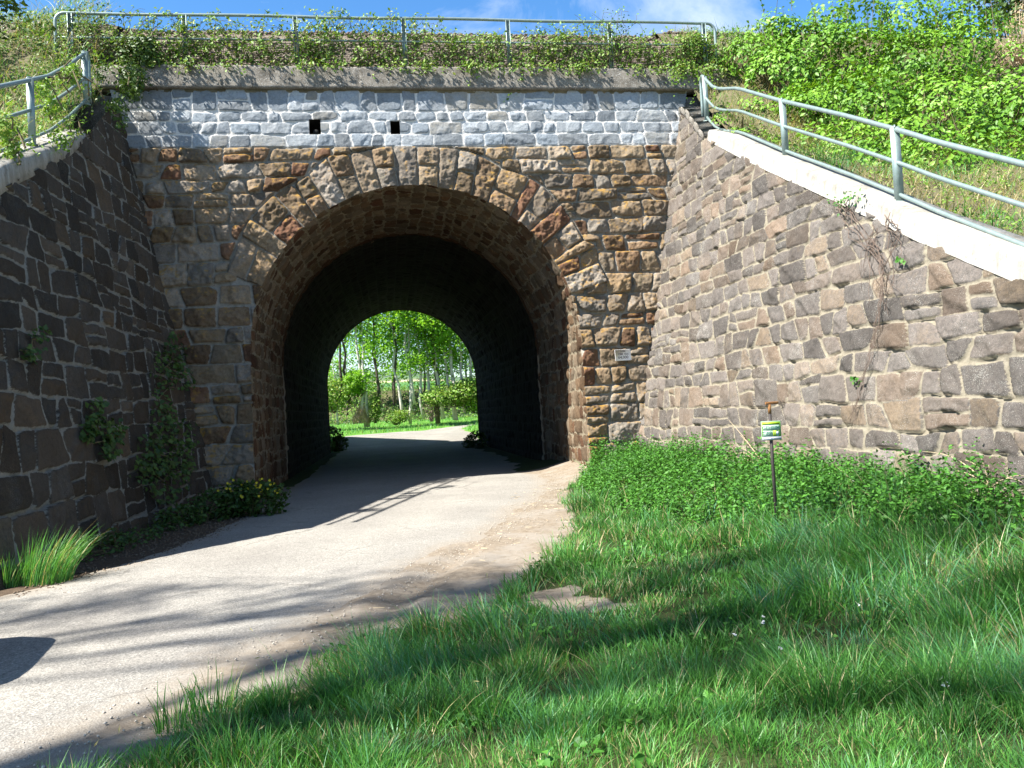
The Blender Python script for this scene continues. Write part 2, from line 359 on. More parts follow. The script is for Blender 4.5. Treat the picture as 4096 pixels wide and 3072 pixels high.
def blade_mesh(P, H, Wd, lean, bend, rg, col, seg=3):
    """grass blades: P (n,3) roots, H heights, lean (n,2) horizontal tip offset fraction"""
    n = len(P); ang = rg.random(n)*2*np.pi; sx = np.stack([np.cos(ang), np.sin(ang), np.zeros(n)], 1)
    lv = np.concatenate([lean, np.zeros((n, 1))], 1)
    rows = []
    for k in range(seg):
        t = k/seg
        c = P+np.array([0, 0, 1.0])*(H*(t-0.25*bend*t*t))[:, None]+lv*(H*(0.35*t+0.65*t*t))[:, None]
        w = (Wd*(1-0.55*t))[:, None]*0.5
        rows += [c-sx*w, c+sx*w]
    tip = P+np.array([0, 0, 1.0])*(H*(1-0.25*bend))[:, None]+lv*H[:, None]
    V = np.stack(rows+[tip], 1); m = 2*seg+1; V = V.reshape(-1, 3)
    i = np.arange(n)[:, None]*m
    F4 = np.concatenate([i+np.array([[2*k, 2*k+1, 2*k+3, 2*k+2]]) for k in range(seg-1)])
    F3 = i+np.array([[2*seg-2, 2*seg-1, 2*seg]])
    A = np.ones((n, 4)); A[:, 0] = np.clip(col, 0, 1); A = np.repeat(A, m, 0)
    return V, [F4, F3], A

def blob_points(blobs, n, rg, shell=0.55):
    """random points in a union of ellipsoids (cx,cy,cz,rx,ry,rz), denser near the skin; returns points and outward normals"""
    b = np.array(blobs, float); vol = b[:, 3]*b[:, 4]*b[:, 5]; k = rg.choice(len(b), n, p=vol/vol.sum())
    d = rg.normal(0, 1, (n, 3)); d /= np.linalg.norm(d, axis=1)[:, None]
    r = (shell+(1-shell)*rg.random(n)**0.7)
    lump = 0.82+0.36*noise(d[:, 0]*2.3+k*3.1, d[:, 1]*2.3+d[:, 2]*1.9, 5)
    r = r*lump
    P = b[k, :3]+d*b[k, 3:]*r[:, None]
    return P, d

# ------------------------------------------------------------------ masonry
def poly_sdf(P, poly, k):
    c = poly.mean(0); d = np.full(len(P), 0.0); ds = []
    for i in range(len(poly)):
        a = poly[i]; b = poly[(i+1) % len(poly)]; e = b-a; n = np.array([e[1], -e[0]]); L = np.linalg.norm(n)
        if L < 1e-6: continue
        n /= L
        if (c-a)@n > 0: n = -n
        ds.append((P-a)@n)
    ds = np.array(ds); m = ds.max(0)
    return m+np.log(np.exp(k*(ds-m)).sum(0))/k

def stones_eval(P, stones, seed, warp=0.02, wscale=3.5, clip=None, k=42.0, cav=0.0):
    """height, colour attribute for points P (n,2). stones: (poly, H, gap, kind)"""
    n = len(P); h = np.zeros(n); A = np.zeros((n, 4)); A[:, 3] = 1
    Pw = P+warp*2*np.stack([fbm(P[:, 0]*wscale, P[:, 1]*wscale, seed, 3)-0.5, fbm(P[:, 0]*wscale+31, P[:, 1]*wscale+17, seed+3, 3)-0.5], 1)
    order = np.argsort(P[:, 0], kind='stable'); xs = P[order, 0]
    rough = fbm(P[:, 0]*9, P[:, 1]*9, seed+9, 4)-0.5; rough2 = fbm(P[:, 0]*26, P[:, 1]*26, seed+19, 2)-0.5
    ridg = np.abs(fbm(P[:, 0]*5, P[:, 1]*5, seed+29, 3)-0.5)*2
    h += rough*0.014-0.004
    for q, (poly, H, gap, kind) in enumerate(stones):
        lo = poly.min(0)-0.06; hi = poly.max(0)+0.06
        i0 = np.searchsorted(xs, lo[0]); i1 = np.searchsorted(xs, hi[0])
        if i1 <= i0: continue
        idx = order[i0:i1]; y = P[idx, 1]; idx = idx[(y > lo[1]) & (y < hi[1])]
        if not len(idx): continue
        rg = rs(seed*1000+q)
        d = poly_sdf(Pw[idx], poly, k)+gap
        if clip is not None: d = np.maximum(d, clip[idx])
        s = d < 0
        if not s.any(): continue
        idx = idx[s]; d = -d[s]; w = 0.028+0.25*H
        t = np.clip(d/w, 0, 1); prof = np.sqrt(1-(1-t)**2)
        qv = P[idx]-poly.mean(0); cap = np.full(len(idx), 9.0); size = (hi-lo).min()
        amt = min(1.0, H/0.05)
        for _ in range(4):
            g = rg.normal(0, 1, 2); g /= np.linalg.norm(g); sl = rg.uniform(0.05, 0.42)*amt
            cap = np.minimum(cap, H*rg.uniform(0.85, 1.25)+sl*(qv@g))
        cap = np.maximum(cap, H*0.35)
        hh = np.minimum(H*1.05*prof, cap*(0.35+0.65*prof))
        hh = hh*(1+0.5*rough[idx]*amt)+prof*(rough[idx]*0.35*H+rough2[idx]*0.18*H-ridg[idx]*0.22*H)
        h[idx] = np.maximum(hh, 0.002)
        A[idx, 0] = np.clip(d/0.032, 0, 1); A[idx, 1] = rg.random(); A[idx, 2] = rg.random()
    if cav: h -= cav*(A[:, 0] < 0.05)*sstep(0.50, 0.62, fbm(P[:, 0]*2.6, P[:, 1]*2.6, seed+41, 3))     # washed-out joints
    return h, A

def courses(u0, u1, rows, v0, wmin, wmax, H, gap, seed, jit=0.035, wav=0.04, split=0.10, slope=0.0, lean=0.04):
    """rows of stones upwards from v0: rows = heights. Returns list of (poly,H,gap,kind)"""
    rg = rs(seed); out = []; v = v0; zs = [v0]
    for r in rows: v += r; zs.append(v)
    def bl(k, u):
        return zs[k]+slope*(u-u0)+wav*2*(noise(np.array([u*0.9+k*13.7]), np.array([k*5.3]), seed)[0]-0.5)+wav*0.8*(noise(np.array([u*3.1+k*3.7]), np.array([k*2.3]), seed+1)[0]-0.5)
    for k in range(len(rows)):
        u = u0-rg.random()*wmax; xs = [u]
        while u < u1:
            u += wmin+(wmax-wmin)*rg.random()**1.4; xs.append(u)
        js = rg.normal(0, lean, len(xs))
        for i in range(len(xs)-1):
            a, b = xs[i], xs[i+1]
            cor = lambda j: rg.normal(0, jit, 2)
            p = np.array([[a-js[i], bl(k, a-js[i])], [b-js[i+1], bl(k, b-js[i+1])], [b+js[i+1], bl(k+1, b+js[i+1])], [a+js[i], bl(k+1, a+js[i])]])
            p = p+rg.normal(0, jit*0.4, (4, 2))
            hh = H[0]+(H[1]-H[0])*rg.random(); g = gap[0]+(gap[1]-gap[0])*rg.random()
            if rg.random() < split and rows[k] > 0.33:
                f = rg.uniform(0.4, 0.65); f2 = f+rg.normal(0, 0.05)
                m1 = p[0]+(p[3]-p[0])*f; m2 = p[1]+(p[2]-p[1])*f2
                out.append((np.array([p[0], p[1], m2, m1]), hh, g, 0)); out.append((np.array([m1, m2, p[2], p[3]]), hh*0.9, g, 0))
            else:
                if rg.random() < 0.35:      # nick a corner
                    j = rg.integers(4); c = p[j]; a1 = p[(j-1) % 4]; b1 = p[(j+1) % 4]
                    q = [p[(j+1) % 4], p[(j+2) % 4], p[(j+3) % 4], c+(a1-c)*rg.uniform(0.1, 0.3), c+(b1-c)*rg.uniform(0.1, 0.3)]
                    p = np.array(q)
                out.append((p, hh, g, 0))
    return out

WR, ZS, BAT, LEN = 3.74, 3.22, 0.083, 22.7     # arch half width = radius, spring height, batter of the face, tunnel length
Z_GREY, Z_COP = 7.91, 9.29
def front_pt(u, v):
    p = on_plane(u, v, (0, 0, 0), (0, 1, -BAT)); return np.array([p[0], p[2]])
WK = {1: (4.7825, 0.0506, 0.2270), -1: (4.5456, 0.0463, 0.2172)}     # retaining walls: |x| = c0 - c1*y + c2*z
def wing_x(z, side, y): c = WK[side]; return side*(c[0]-c[1]*y+c[2]*z)
def on_wall(u, v, side, off=0.0):
    c = WK[side]; return on_plane(u, v, (side*(c[0]+off), 0, 0), (side, c[1], -c[2]))

# ---- the underpass
bridge = thing('railway_underpass', 'stone railway underpass with a round arch, grey top courses and a weathered coping', 'bridge')

J = [((1036, 1139), (900, 1114)), ((1093, 1025), (963, 943)), ((1134, 971), (1001, 873)), ((1207, 902), (1096, 778)), ((1264, 873), (1172, 737)),
     ((1318, 835), (1235, 702)), ((1378, 791), (1305, 627)), ((1447, 772), (1397, 620)), ((1523, 750), (1482, 598)), ((1593, 747), (1571, 582)),
     ((1673, 747), (1669, 585)), ((1754, 750), (1758, 588)), ((1818, 753), (1837, 598)), ((1890, 778), (1913, 617)), ((1954, 804), (2004, 671)),
     ((2049, 854), (2118, 709)), ((2077, 880), (2166, 740)), ((2121, 918), (2242, 816)), ((2172, 985), (2286, 880)), ((2173+30, 1050), (2330, 960)),
     ((2222, 1060), (2390, 985)), ((2243, 1112), (2395, 1050)), ((2260, 1183), (2440, 1150))]
JI = np.array([front_pt(*a) for a, b in J]); JO = np.array([front_pt(*b) for a, b in J])
cen = np.array([0, ZS])
def polar(p): d = p-cen; return np.arctan2(d[..., 1], d[..., 0]), np.linalg.norm(d, axis=-1)
ring_st = []
rg = rs(5)
an_j = polar(JI)[0]; ro_j = polar(JO)[1]
for i in range(len(J)-1):
    a0, a1 = an_j[i], an_j[i+1]
    ri = WR-0.12
    i0 = cen+ri*np.array([math.cos(a0), math.sin(a0)]); i1 = cen+ri*np.array([math.cos(a1), math.sin(a1)])
    o0, o1 = JO[i], JO[i+1]
    if i % 2 == 1:
        ring_st.append((np.array([i0, i1, o1, o0]), rg.uniform(0.11, 0.17), 0.010, 1))
    else:
        f = rg.uniform(0.42, 0.62); m0 = i0+(o0-i0)*(f+rg.normal(0, .03)); m1 = i1+(o1-i1)*(f+rg.normal(0, .03))
        ring_st.append((np.array([i0, i1, m1, m0]), rg.uniform(0.10, 0.16), 0.012, 1)); ring_st.append((np.array([m0, m1, o1, o0]), rg.uniform(0.10, 0.16), 0.012, 1))
a_desc = an_j[::-1]; r_desc = ro_j[::-1]      # ascending angle
def r_ext(a): 
    r = np.interp(a, a_desc, r_desc, left=0, right=0); return r
rows_up = [.42, .42, .45, .43, .48, .43, .42, .46, .36, .46, .5, .52, .44, .40, .38, .36, .32, .37, .36]
tot = sum(rows_up); rows_up = [r*(Z_GREY+0.12)/tot for r in rows_up]
XL, XR = -7.2, 7.3
brown = courses(XL, XR, rows_up, -0.12, 0.36, 1.0, (0.075, 0.15), (0.008, 0.026), 41, 0.03, 0.035, 0.14)
# quoins at the jambs: courses that end exactly at the opening keep their relief up to its edge
greyst = courses(XL, XR, [.31, .30, .27, .52], Z_GREY, 0.30, 0.80, (0.022, 0.042), (0.006, 0.020), 43, 0.03, 0.03, 0.12, 0.0, 0.03)

def front_eval(P):
    a, r = polar(P); re = r_ext(a)
    inring = (r < re) & (P[:, 1] > ZS)
    clip = np.where(P[:, 1] > ZS, re+0.02-r, -1.0)
    clip = np.maximum(clip, P[:, 1]-Z_GREY+0.012)
    h1, A1 = stones_eval(P, brown, 41, 0.022, 3.5, clip, 55.0, 0.04)
    h2, A2 = stones_eval(P, ring_st, 47, 0.016, 3.0)
    h3, A3 = stones_eval(P, greyst, 43, 0.016, 4.0)
    g = P[:, 1] > Z_GREY
    h = np.where(g, h3, np.where(inring, h2, h1)); A = np.where(g[:, None], A3, np.where(inring[:, None], A2, A1))
    A[:, 3] = np.where(g, 2, np.where(inring, 1, 0))
    return h, A
HOLES = [(1237, 480, 1281, 538), (1563, 484, 1599, 536)]
hole_rect = [(*front_pt(a, d), *front_pt(c, b)) for a, b, c, d in HOLES]   # x0,z0,x1,z1

def build_front():
    st = 0.02
    xs = np.arange(XL, XR+st, st); zs = np.arange(-0.15, Z_COP+0.03, st)
    X, Z = np.meshgrid(xs, zs, indexing='ij'); P = np.stack([X.ravel(), Z.ravel()], 1)
    # pull points inside the opening that border it onto its edge
    def inside(P): return np.where(P[:, 1] > ZS, np.hypot(P[:, 0], P[:, 1]-ZS) < WR-1e-6, np.abs(P[:, 0]) < WR-1e-6)
    ins = inside(P)
    F = grid_faces(len(xs), len(zs)); keep = ~ins[F].all(1); F = F[keep]
    a, r = polar(P); up = P[:, 1] > ZS
    Q = P.copy()
    Q[ins & up] = cen+(P[ins & up]-cen)*(WR/np.maximum(r[ins & up], 1e-6))[:, None]
    lo = ins & ~up; Q[lo, 0] = np.sign(P[lo, 0])*WR
    for x0, z0, x1, z1 in hole_rect:
        c = Q[F].mean(1); F = F[~((c[:, 0] > x0) & (c[:, 0] < x1) & (c[:, 1] > z0) & (c[:, 1] < z1))]
    h, A = front_eval(Q)
    V = np.stack([Q[:, 0], BAT*Q[:, 1]-h, Q[:, 1]], 1)
    wallx = np.where(V[:, 0] > 0, wing_x(V[:, 2], 1, 0.5), -wing_x(V[:, 2], -1, 0.5))
    fx = np.abs(V[F][:, :, 0]).min(1); F = F[fx < wallx[F].max(1)+0.06]
    kind = A[F][:, :, 3].max(1)
    for k, nm, mt in ((0, 'front_wall', M_front), (1, 'arch_ring', M_front), (2, 'grey_stone_band', M_grey)):
        f = F[kind == k]; u, inv = np.unique(f, return_inverse=True)
        mesh_np(nm, V[u], inv.reshape(-1, 4), mt, bridge, False, {'stone': A[u]})
build_front()
for x0, z0, x1, z1 in hole_rect:      # the two drain holes: sides and back
    cx, cz = (x0+x1)/2, (z0+z1)/2; hx, hz = (x1-x0)/2+0.012, (z1-z0)/2+0.012; y0 = BAT*cz+0.002; m = MB()
    V = [[cx-hx, y0, cz-hz], [cx+hx, y0, cz-hz], [cx+hx, y0, cz+hz], [cx-hx, y0, cz+hz]]; V += [[a, y0+0.7, c] for a, b, c in V]
    m.add(V, [[0, 1, 5, 4], [1, 2, 6, 5], [2, 3, 7, 6], [3, 0, 4, 7], [4, 5, 6, 7]])
    dh = m.obj('drain_hole', M_void, bridge)
    if cx < -1:
        m = MB(); m.tube([[cx+0.02, y0+0.03, cz-hz+0.085], [cx+0.02, y0+0.65, cz-hz+0.085]], 0.075, 16, False); m.tube([[cx+0.02, y0+0.031, cz-hz+0.085], [cx+0.02, y0+0.65, cz-hz+0.085]], 0.062, 16, True)
        m.obj('pipe', M_void, dh)
# plain band under the coping and the coping itself
m = MB(); m.box((0.05, BAT*Z_COP+0.10, Z_COP-0.035+0.02), (6.85, 0.115, 0.055)); m.obj('band', M_soffit, bridge)
def build_coping():
    st = 0.045; xs = np.arange(-7.4, 7.95, st); y0 = BAT*Z_COP-0.13; zt = 9.85
    prof = [(y0+0.35, Z_COP), (y0+0.02, Z_COP), (y0, Z_COP+0.02)]+[(y0+0.006*i, Z_COP+0.02+(zt-Z_COP-0.06)*i/12) for i in range(1, 13)]+[(y0+0.10, zt), (y0+0.32, zt+0.01), (y0+0.75, zt+0.01), (y0+0.75, Z_COP)]
    pr = np.array(prof); nu, nv = len(xs), len(pr)
    X = np.repeat(xs, nv); Y = np.tile(pr[:, 0], nu); Z = np.tile(pr[:, 1], nu)
    d = (fbm(X*3, Z*3+Y*2, 77, 4)-0.5); jnt = np.exp(-((np.abs((X+1.1) % 3.9-1.95)-1.95)/0.012)**2)
    Y = Y+d*0.05+0.02*jnt; Z = Z+np.where(Z > Z_COP+0.1, (fbm(X*2.3, Y*3, 78, 4)-0.5)*0.07, (noise(X*4, Y, 79)-0.5)*0.012)
    F = grid_faces(nu, nv)
    caps = [list(range(nv))[::-1], [(nu-1)*nv+i for i in range(nv)]]
    me = mesh_np('coping', np.stack([X, Y, Z], 1), [F[:, ::-1]], M_coping, bridge)
    for q, i0 in ((0, 0), (1, (nu-1)*nv)):
        mm = MB(); mm.add(np.stack([X, Y, Z], 1)[i0:i0+nv]+[0.001*(1 if q else -1), 0, 0], None, [[0, i, i+1] for i in range(1, nv-1)]); mm.obj('coping_end', M_coping, bridge)
build_coping()
for sx in (-1, 1):
    m = MB(); m.box((sx*7.2, 1.32, 8.35), (0.85, 0.48, 0.82)); m.obj('abutment_core', M_coping, bridge)

# vault behind the arch ring, then the narrower inner lining
def arc_pts(R, ds, zb=-0.12):
    n1 = int((ZS-zb)/ds); n2 = int(np.pi*R/ds)
    z = np.linspace(zb, ZS, n1, endpoint=False); L = np.stack([np.full(n1, -R), z], 1); NL = np.tile([1.0, 0], (n1, 1))
    a = np.linspace(np.pi, 0, n2+1); A = np.stack([R*np.cos(a), ZS+R*np.sin(a)], 1); NA = -np.stack([np.cos(a), np.sin(a)], 1)
    Rr = np.stack([np.full(n1, R), z[::-1]], 1); NR = np.tile([-1.0, 0], (n1, 1))
    P = np.concatenate([L, A, Rr]); Nn = np.concatenate([NL, NA, NR])
    s = np.concatenate([[0], np.cumsum(np.linalg.norm(np.diff(P, axis=0), axis=1))]); return P, Nn, s
Y_IN = 5.6
def build_vault():
    P, Nn, s = arc_pts(WR, 0.03); nt_ = 170; t = np.linspace(0, 1, nt_)
    hf, Af = front_eval(P); y0 = BAT*P[:, 1]-hf
    Y = y0[:, None]+(Y_IN+0.3-y0[:, None])*t[None, :]
    uv = np.stack([Y.ravel(), np.repeat(s, nt_)], 1)
    rows = []; rg = rs(8); tot = 0
    while tot < s[-1]: r = rg.uniform(0.24, 0.42); rows.append(r); tot += r
    stn = courses(-0.6, Y_IN+0.5, rows, 0.0, 0.2, 0.6, (0.025, 0.06), (0.006, 0.024), 61, 0.06, 0.06, 0.12, 0.0, 0.05)
    h, A = stones_eval(uv, stn, 61, 0.045, 3.5)
    edge = sstep(0.0, 0.12, uv[:, 0]-np.repeat(y0, nt_)); h = h*edge
    x = np.repeat(P[:, 0], nt_)+h*np.repeat(Nn[:, 0], nt_); z = np.repeat(P[:, 1], nt_)+h*np.repeat(Nn[:, 1], nt_)
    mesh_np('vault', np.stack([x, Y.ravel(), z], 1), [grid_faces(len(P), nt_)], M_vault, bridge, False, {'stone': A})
    P, Nn, s = arc_pts(WR-0.05, 0.06); nt_ = 240; yy = np.linspace(Y_IN, LEN, nt_)
    uv = np.stack([np.tile(yy, len(P)), np.repeat(s, nt_)], 1); rows = []; tot = 0
    while tot < s[-1]: r = rg.uniform(0.25, 0.4); rows.append(r); tot += r
    stn = courses(Y_IN, LEN+0.5, rows, 0.0, 0.3, 0.8, (0.02, 0.05), (0.015, 0.03), 67, 0.025, 0.03, 0.0)
    h, A = stones_eval(uv, stn, 67, 0.02, 3.5)
    x = np.repeat(P[:, 0], nt_)+h*np.repeat(Nn[:, 0], nt_); z = np.repeat(P[:, 1], nt_)+h*np.repeat(Nn[:, 1], nt_)
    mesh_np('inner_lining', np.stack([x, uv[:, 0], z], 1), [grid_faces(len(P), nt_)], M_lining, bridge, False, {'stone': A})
    # lip where the lining starts: pale quoin stones in courses
    P2, _, _ = arc_pts(WR+0.03, 0.06); k = min(len(P), len(P2)); idx2 = np.linspace(0, len(P2)-1, len(P)).astype(int)
    hl = h.reshape(len(P), nt_)[:, 0]
    V = np.concatenate([np.stack([P[:, 0]+hl*Nn[:, 0], np.full(len(P), Y_IN), P[:, 1]+hl*Nn[:, 1]], 1), np.stack([P2[idx2, 0], np.full(len(P), Y_IN), P2[idx2, 1]], 1)])
    i = np.arange(len(P)-1); n_ = len(P)
    A2 = np.ones((len(V), 4)); A2[:, 0] = 1.0; A2[:, 1] = np.tile(np.where((noise(s*1.6, s*0, 3) > 0.35) & (P[:, 1] < ZS), 1.0, 0.1), 2); A2[:, 2] = np.tile(np.where(P[:, 1] < ZS, 1.0, 0.0), 2)
    mesh_np('lining_edge', V, [np.stack([i, i+1, n_+i+1, n_+i], 1)], M_vault, bridge, False, {'stone': A2})
    # far face of the underpass
    P3, _, _ = arc_pts(WR-0.10, 0.12); n3 = len(P3); tt = np.linspace(0, 1, n3)
    out = np.zeros((n3, 2)); a = np.arctan2(P3[:, 1]-3.0, P3[:, 0]); 
    for q in range(n3):
        dx, dz = P3[q, 0], P3[q, 1]-3.0; f = min(8.2/max(abs(dx), 1e-6), (6.9 if dz > 0 else 3.1)/max(abs(dz), 1e-6)); out[q] = (dx*f, 3.0+dz*f)
    V = np.concatenate([np.stack([P3[:, 0], np.full(n3, LEN), P3[:, 1]], 1), np.stack([out[:, 0], np.full(n3, LEN), out[:, 1]], 1)])
    i = np.arange(n3-1); A3 = np.ones((len(V), 4))*0.5
    mesh_np('far_face', V, [np.stack([i, n3+i, n3+i+1, i+1], 1)], M_vault, bridge, False, {'stone': A3})
build_vault()

# ---- retaining walls left and right: battered, sloping tops
def wing_top(y, side):
    y = np.asarray(y, float)
    if side > 0:
        return np.interp(y, [-20, -16.0, -10.83, -9.04, -6.91, -4.47, -1.6, -1.0, 0.3, 1.4], [0.2, 0.2, 2.69, 3.53, 4.61, 5.80, 7.27, 7.62, 8.62, 9.12])
    return np.interp(y, [-12, -9.3, -9.05, -7.35, -6.45, -3.4, -2.2, 0.2, 1.5], [-0.15, -0.15, 0.40, 4.55, 5.05, 6.52, 7.21, 8.7, 9.3])
def build_wing(side, st, stones, seed, mat, parent, warp):
    ylo = -16.0 if side > 0 else -9.4
    ys = np.arange(ylo, 1.0, st); vs = np.arange(-0.2, 9.3, st)
    Y, Z = np.meshgrid(ys, vs, indexing='ij'); P = np.stack([Y.ravel(), Z.ravel()], 1)
    top = wing_top(P[:, 0], side); Q = P.copy(); F = grid_faces(len(ys), len(vs))
    over = P[:, 1] > top; F = F[~over[F].all(1)]; Q[over, 1] = top[over]
    S_ = Q.copy(); S_[:, 0] = Q[:, 0]-(0.36 if side > 0 else 0.30)*Q[:, 1]      # upright joints follow the plumb line as seen on the leaning face
    h, A = stones_eval(S_, stones, seed, warp, 3.0, None, 75.0, 0.045)
    x = wing_x(Q[:, 1], side, Q[:, 0]); s = math.hypot(1, 0.22)
    V = np.stack([side*(np.abs(x))-side*h/s, Q[:, 0], Q[:, 1]+h*0.22/s], 1)
    # keep only in front of the bridge face
    F = F[(V[F][:, :, 1]).min(1) < BAT*V[F][:, :, 2].max(1)+0.12]
    u, inv = np.unique(F, return_inverse=True)
    if side > 0: inv = inv.reshape(-1, 4)[:, ::-1]
    mesh_np('stone_face', V[u], inv.reshape(-1, 4), mat, parent, False, {'stone': A[u]})
wr_ = thing('retaining_wall', 'sunlit right retaining wall of grey brown stones with a white sloping coping', 'wall')
wl_ = thing('retaining_wall', 'shaded left retaining wall of brown stones coloured dark for shade, with ivy on it', 'wall')
rgw = rs(23)
rowsR = [rgw.uniform(0.25, 0.43) for _ in range(28)]
stR = courses(-19.6, 1.4, rowsR, -0.2, 0.30, 0.78, (0.028, 0.058), (0.005, 0.017), 71, 0.035, 0.055, 0.16, 0.0, 0.05)
build_wing(1, 0.02, stR, 71, M_wing, wr_, 0.03)
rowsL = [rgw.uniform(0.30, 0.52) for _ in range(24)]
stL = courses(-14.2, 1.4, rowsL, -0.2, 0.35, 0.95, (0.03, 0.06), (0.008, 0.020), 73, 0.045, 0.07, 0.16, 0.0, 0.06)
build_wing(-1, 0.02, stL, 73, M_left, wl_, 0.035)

def build_wing_cap(side, parent, y0, y1, thick):
    ys = np.arange(y0, y1, 0.12); jy = np.arange(y0+1.1, y1, 1.9); ys = np.unique(np.round(np.concatenate([ys, jy-0.02, jy-0.008, jy+0.008, jy+0.02]), 4)); n = len(ys); V = []
    for y in ys:
        zt = float(wing_top(y, side)); th = thick*(1.0 if side > 0 else float(np.interp(y, [-6.5, -2.3], [1, 0.55])))
        th *= float(np.interp(y, [y1-1.2, y1], [1.0, 0.65]))
        j = (noise(np.array([y*3.0]), np.array([1.0]), 5)[0]-0.5)*0.03+(0.05 if len(jy) and np.abs(jy-y).min() < 0.0085 else 0.0); zj = (noise(np.array([y*2.3]), np.array([2.0]), 5)[0]-0.5)*0.025-(0.04 if j > 0.03 else 0); th0 = thick
        xi = abs(wing_x(zt, side, y)); o = 0.04
        # front lower, front upper, back upper, back lower
        V += [[side*(xi-o+j), y, zt-0.06], [side*(xi-o+0.02+j), y, zt+th-0.08+zj], [side*(xi-o+0.06+j), y, zt+th-0.02+zj], [side*(xi+0.5), y, zt+th+0.03], [side*(xi+0.55), y, zt-0.1]]
    V = np.array(V); k = 5; F = []
    for i in range(n-1):
        for q in range(k-1): F.append([i*k+q, (i+1)*k+q, (i+1)*k+q+1, i*k+q+1] if side < 0 else [i*k+q, i*k+q+1, (i+1)*k+q+1, (i+1)*k+q])
        F.append([i*k+4, (i+1)*k+4, (i+1)*k, i*k])
    mm = MB(); mm.add(V, F, [[0, q, q+1] for q in (1, 2, 3)]+[[(n-1)*k, (n-1)*k+q+1, (n-1)*k+q] for q in (1, 2, 3)])
    mm.obj('coping', M_cap, parent)
build_wing_cap(1, wr_, -16.0, -1.25, 0.27)
build_wing_cap(-1, wl_, -7.35, -2.1, 0.34)
# grey stones on the shoulder of the right wall, between the coping and the bridge
m = MB()
for i, y in enumerate(np.arange(-1.15, 0.75, 0.36)):
    zt = float(wing_top(y+0.17, 1)); xi = wing_x(zt, 1, y+0.17); R = Matrix.Rotation(0.62+0.1*math.sin(i*3), 3, 'X')
    m.box((xi+0.2, y+0.17, zt-0.02), (0.27, 0.175, 0.075+0.02*(i % 2)), np.array(R), 0.025)
m.obj('shoulder_stone', M_grey if False else M_coping, wr_)

# ------------------------------------------------------------------ ground, road, embankment
def ground_z(x, y):
    x = np.asarray(x, float); y = np.asarray(y, float)
    z = 0.42*sstep(2.5, 4.9, x)*sstep(-14.5, -10, y)*(1-sstep(2, 8, y))
    z = z+0.035*(fbm(x*0.8, y*0.8, 3, 3)-0.5)*sstep(0.5, 2.5, x)*(y < 5)
    z = z+0.032*np.clip(y-26, 0, 60)+(fbm(x*0.25, y*0.25, 4, 3)-0.5)*0.3*sstep(32, 45, y)
    z = z+3.0*sstep(64, 82, y+2*(fbm(x*0.15, y*0.1, 6, 3)-0.5)*6)*(1-0.7*sstep(8, 26, x))
    z = z+np.clip(y-84, 0, 250)*0.060+(np.clip(y-84, 0, 400)/250)*2*(fbm(x*0.01, y*0.008, 9, 3)-0.5)*5
    return z
def on_ground(u, v, dz=0.0):
    d = ray(u, v); t = 2.0
    for i in range(60):       # march, then refine
        p = CAM+d*t
        g = float(ground_z(p[0], p[1]))+dz
        if p[2] <= g: break
        t *= 1.06
    a, b = t/1.06, t
    for i in range(25):
        c = (a+b)/2; p = CAM+d*c
        if p[2] <= float(ground_z(p[0], p[1]))+dz: b = c
        else: a = c
    return CAM+d*b

LAWN = [on_ground(u, v)[:2] for u, v in ((2262, 1960), (2268, 2040), (2285, 2110), (2225, 2190), (2150, 2260), (2070, 2330), (2010, 2395), (1900, 2455), (1750, 2510), (1560, 2560), (1420, 2590), (1290, 2680), (1171, 2750), (1012, 2800), (886, 2850), (665, 2965), (470, 3062))]
LAWN = np.array(LAWN+[np.array([-2.9, -15.6]), np.array([-4.8, -18]), np.array([-6, -24]), np.array([16, -24]), np.array([16, 0.3]), np.array([3.9, 0.3])])
def in_poly(P, poly):
    x, y = P[:, 0], P[:, 1]; c = np.zeros(len(P), bool); n = len(poly)
    for i in range(n):
        x1, y1 = poly[i]; x2, y2 = poly[(i+1) % n]
        cond = ((y1 > y) != (y2 > y)) & (x < (x2-x1)*(y-y1)/((y2-y1) if abs(y2-y1) > 1e-9 else 1e-9)+x1)
        c ^= cond
    return c
def dist_line(P, line):
    d = np.full(len(P), 1e9)
    for a, b in zip(line[:-1], line[1:]):
        ab = b-a; t = np.clip(((P-a)@ab)/(ab@ab), 0, 1); d = np.minimum(d, np.hypot(*(P-a-t[:, None]*ab).T))
    return d
BARE = on_ground(2290, 2400)[:2]

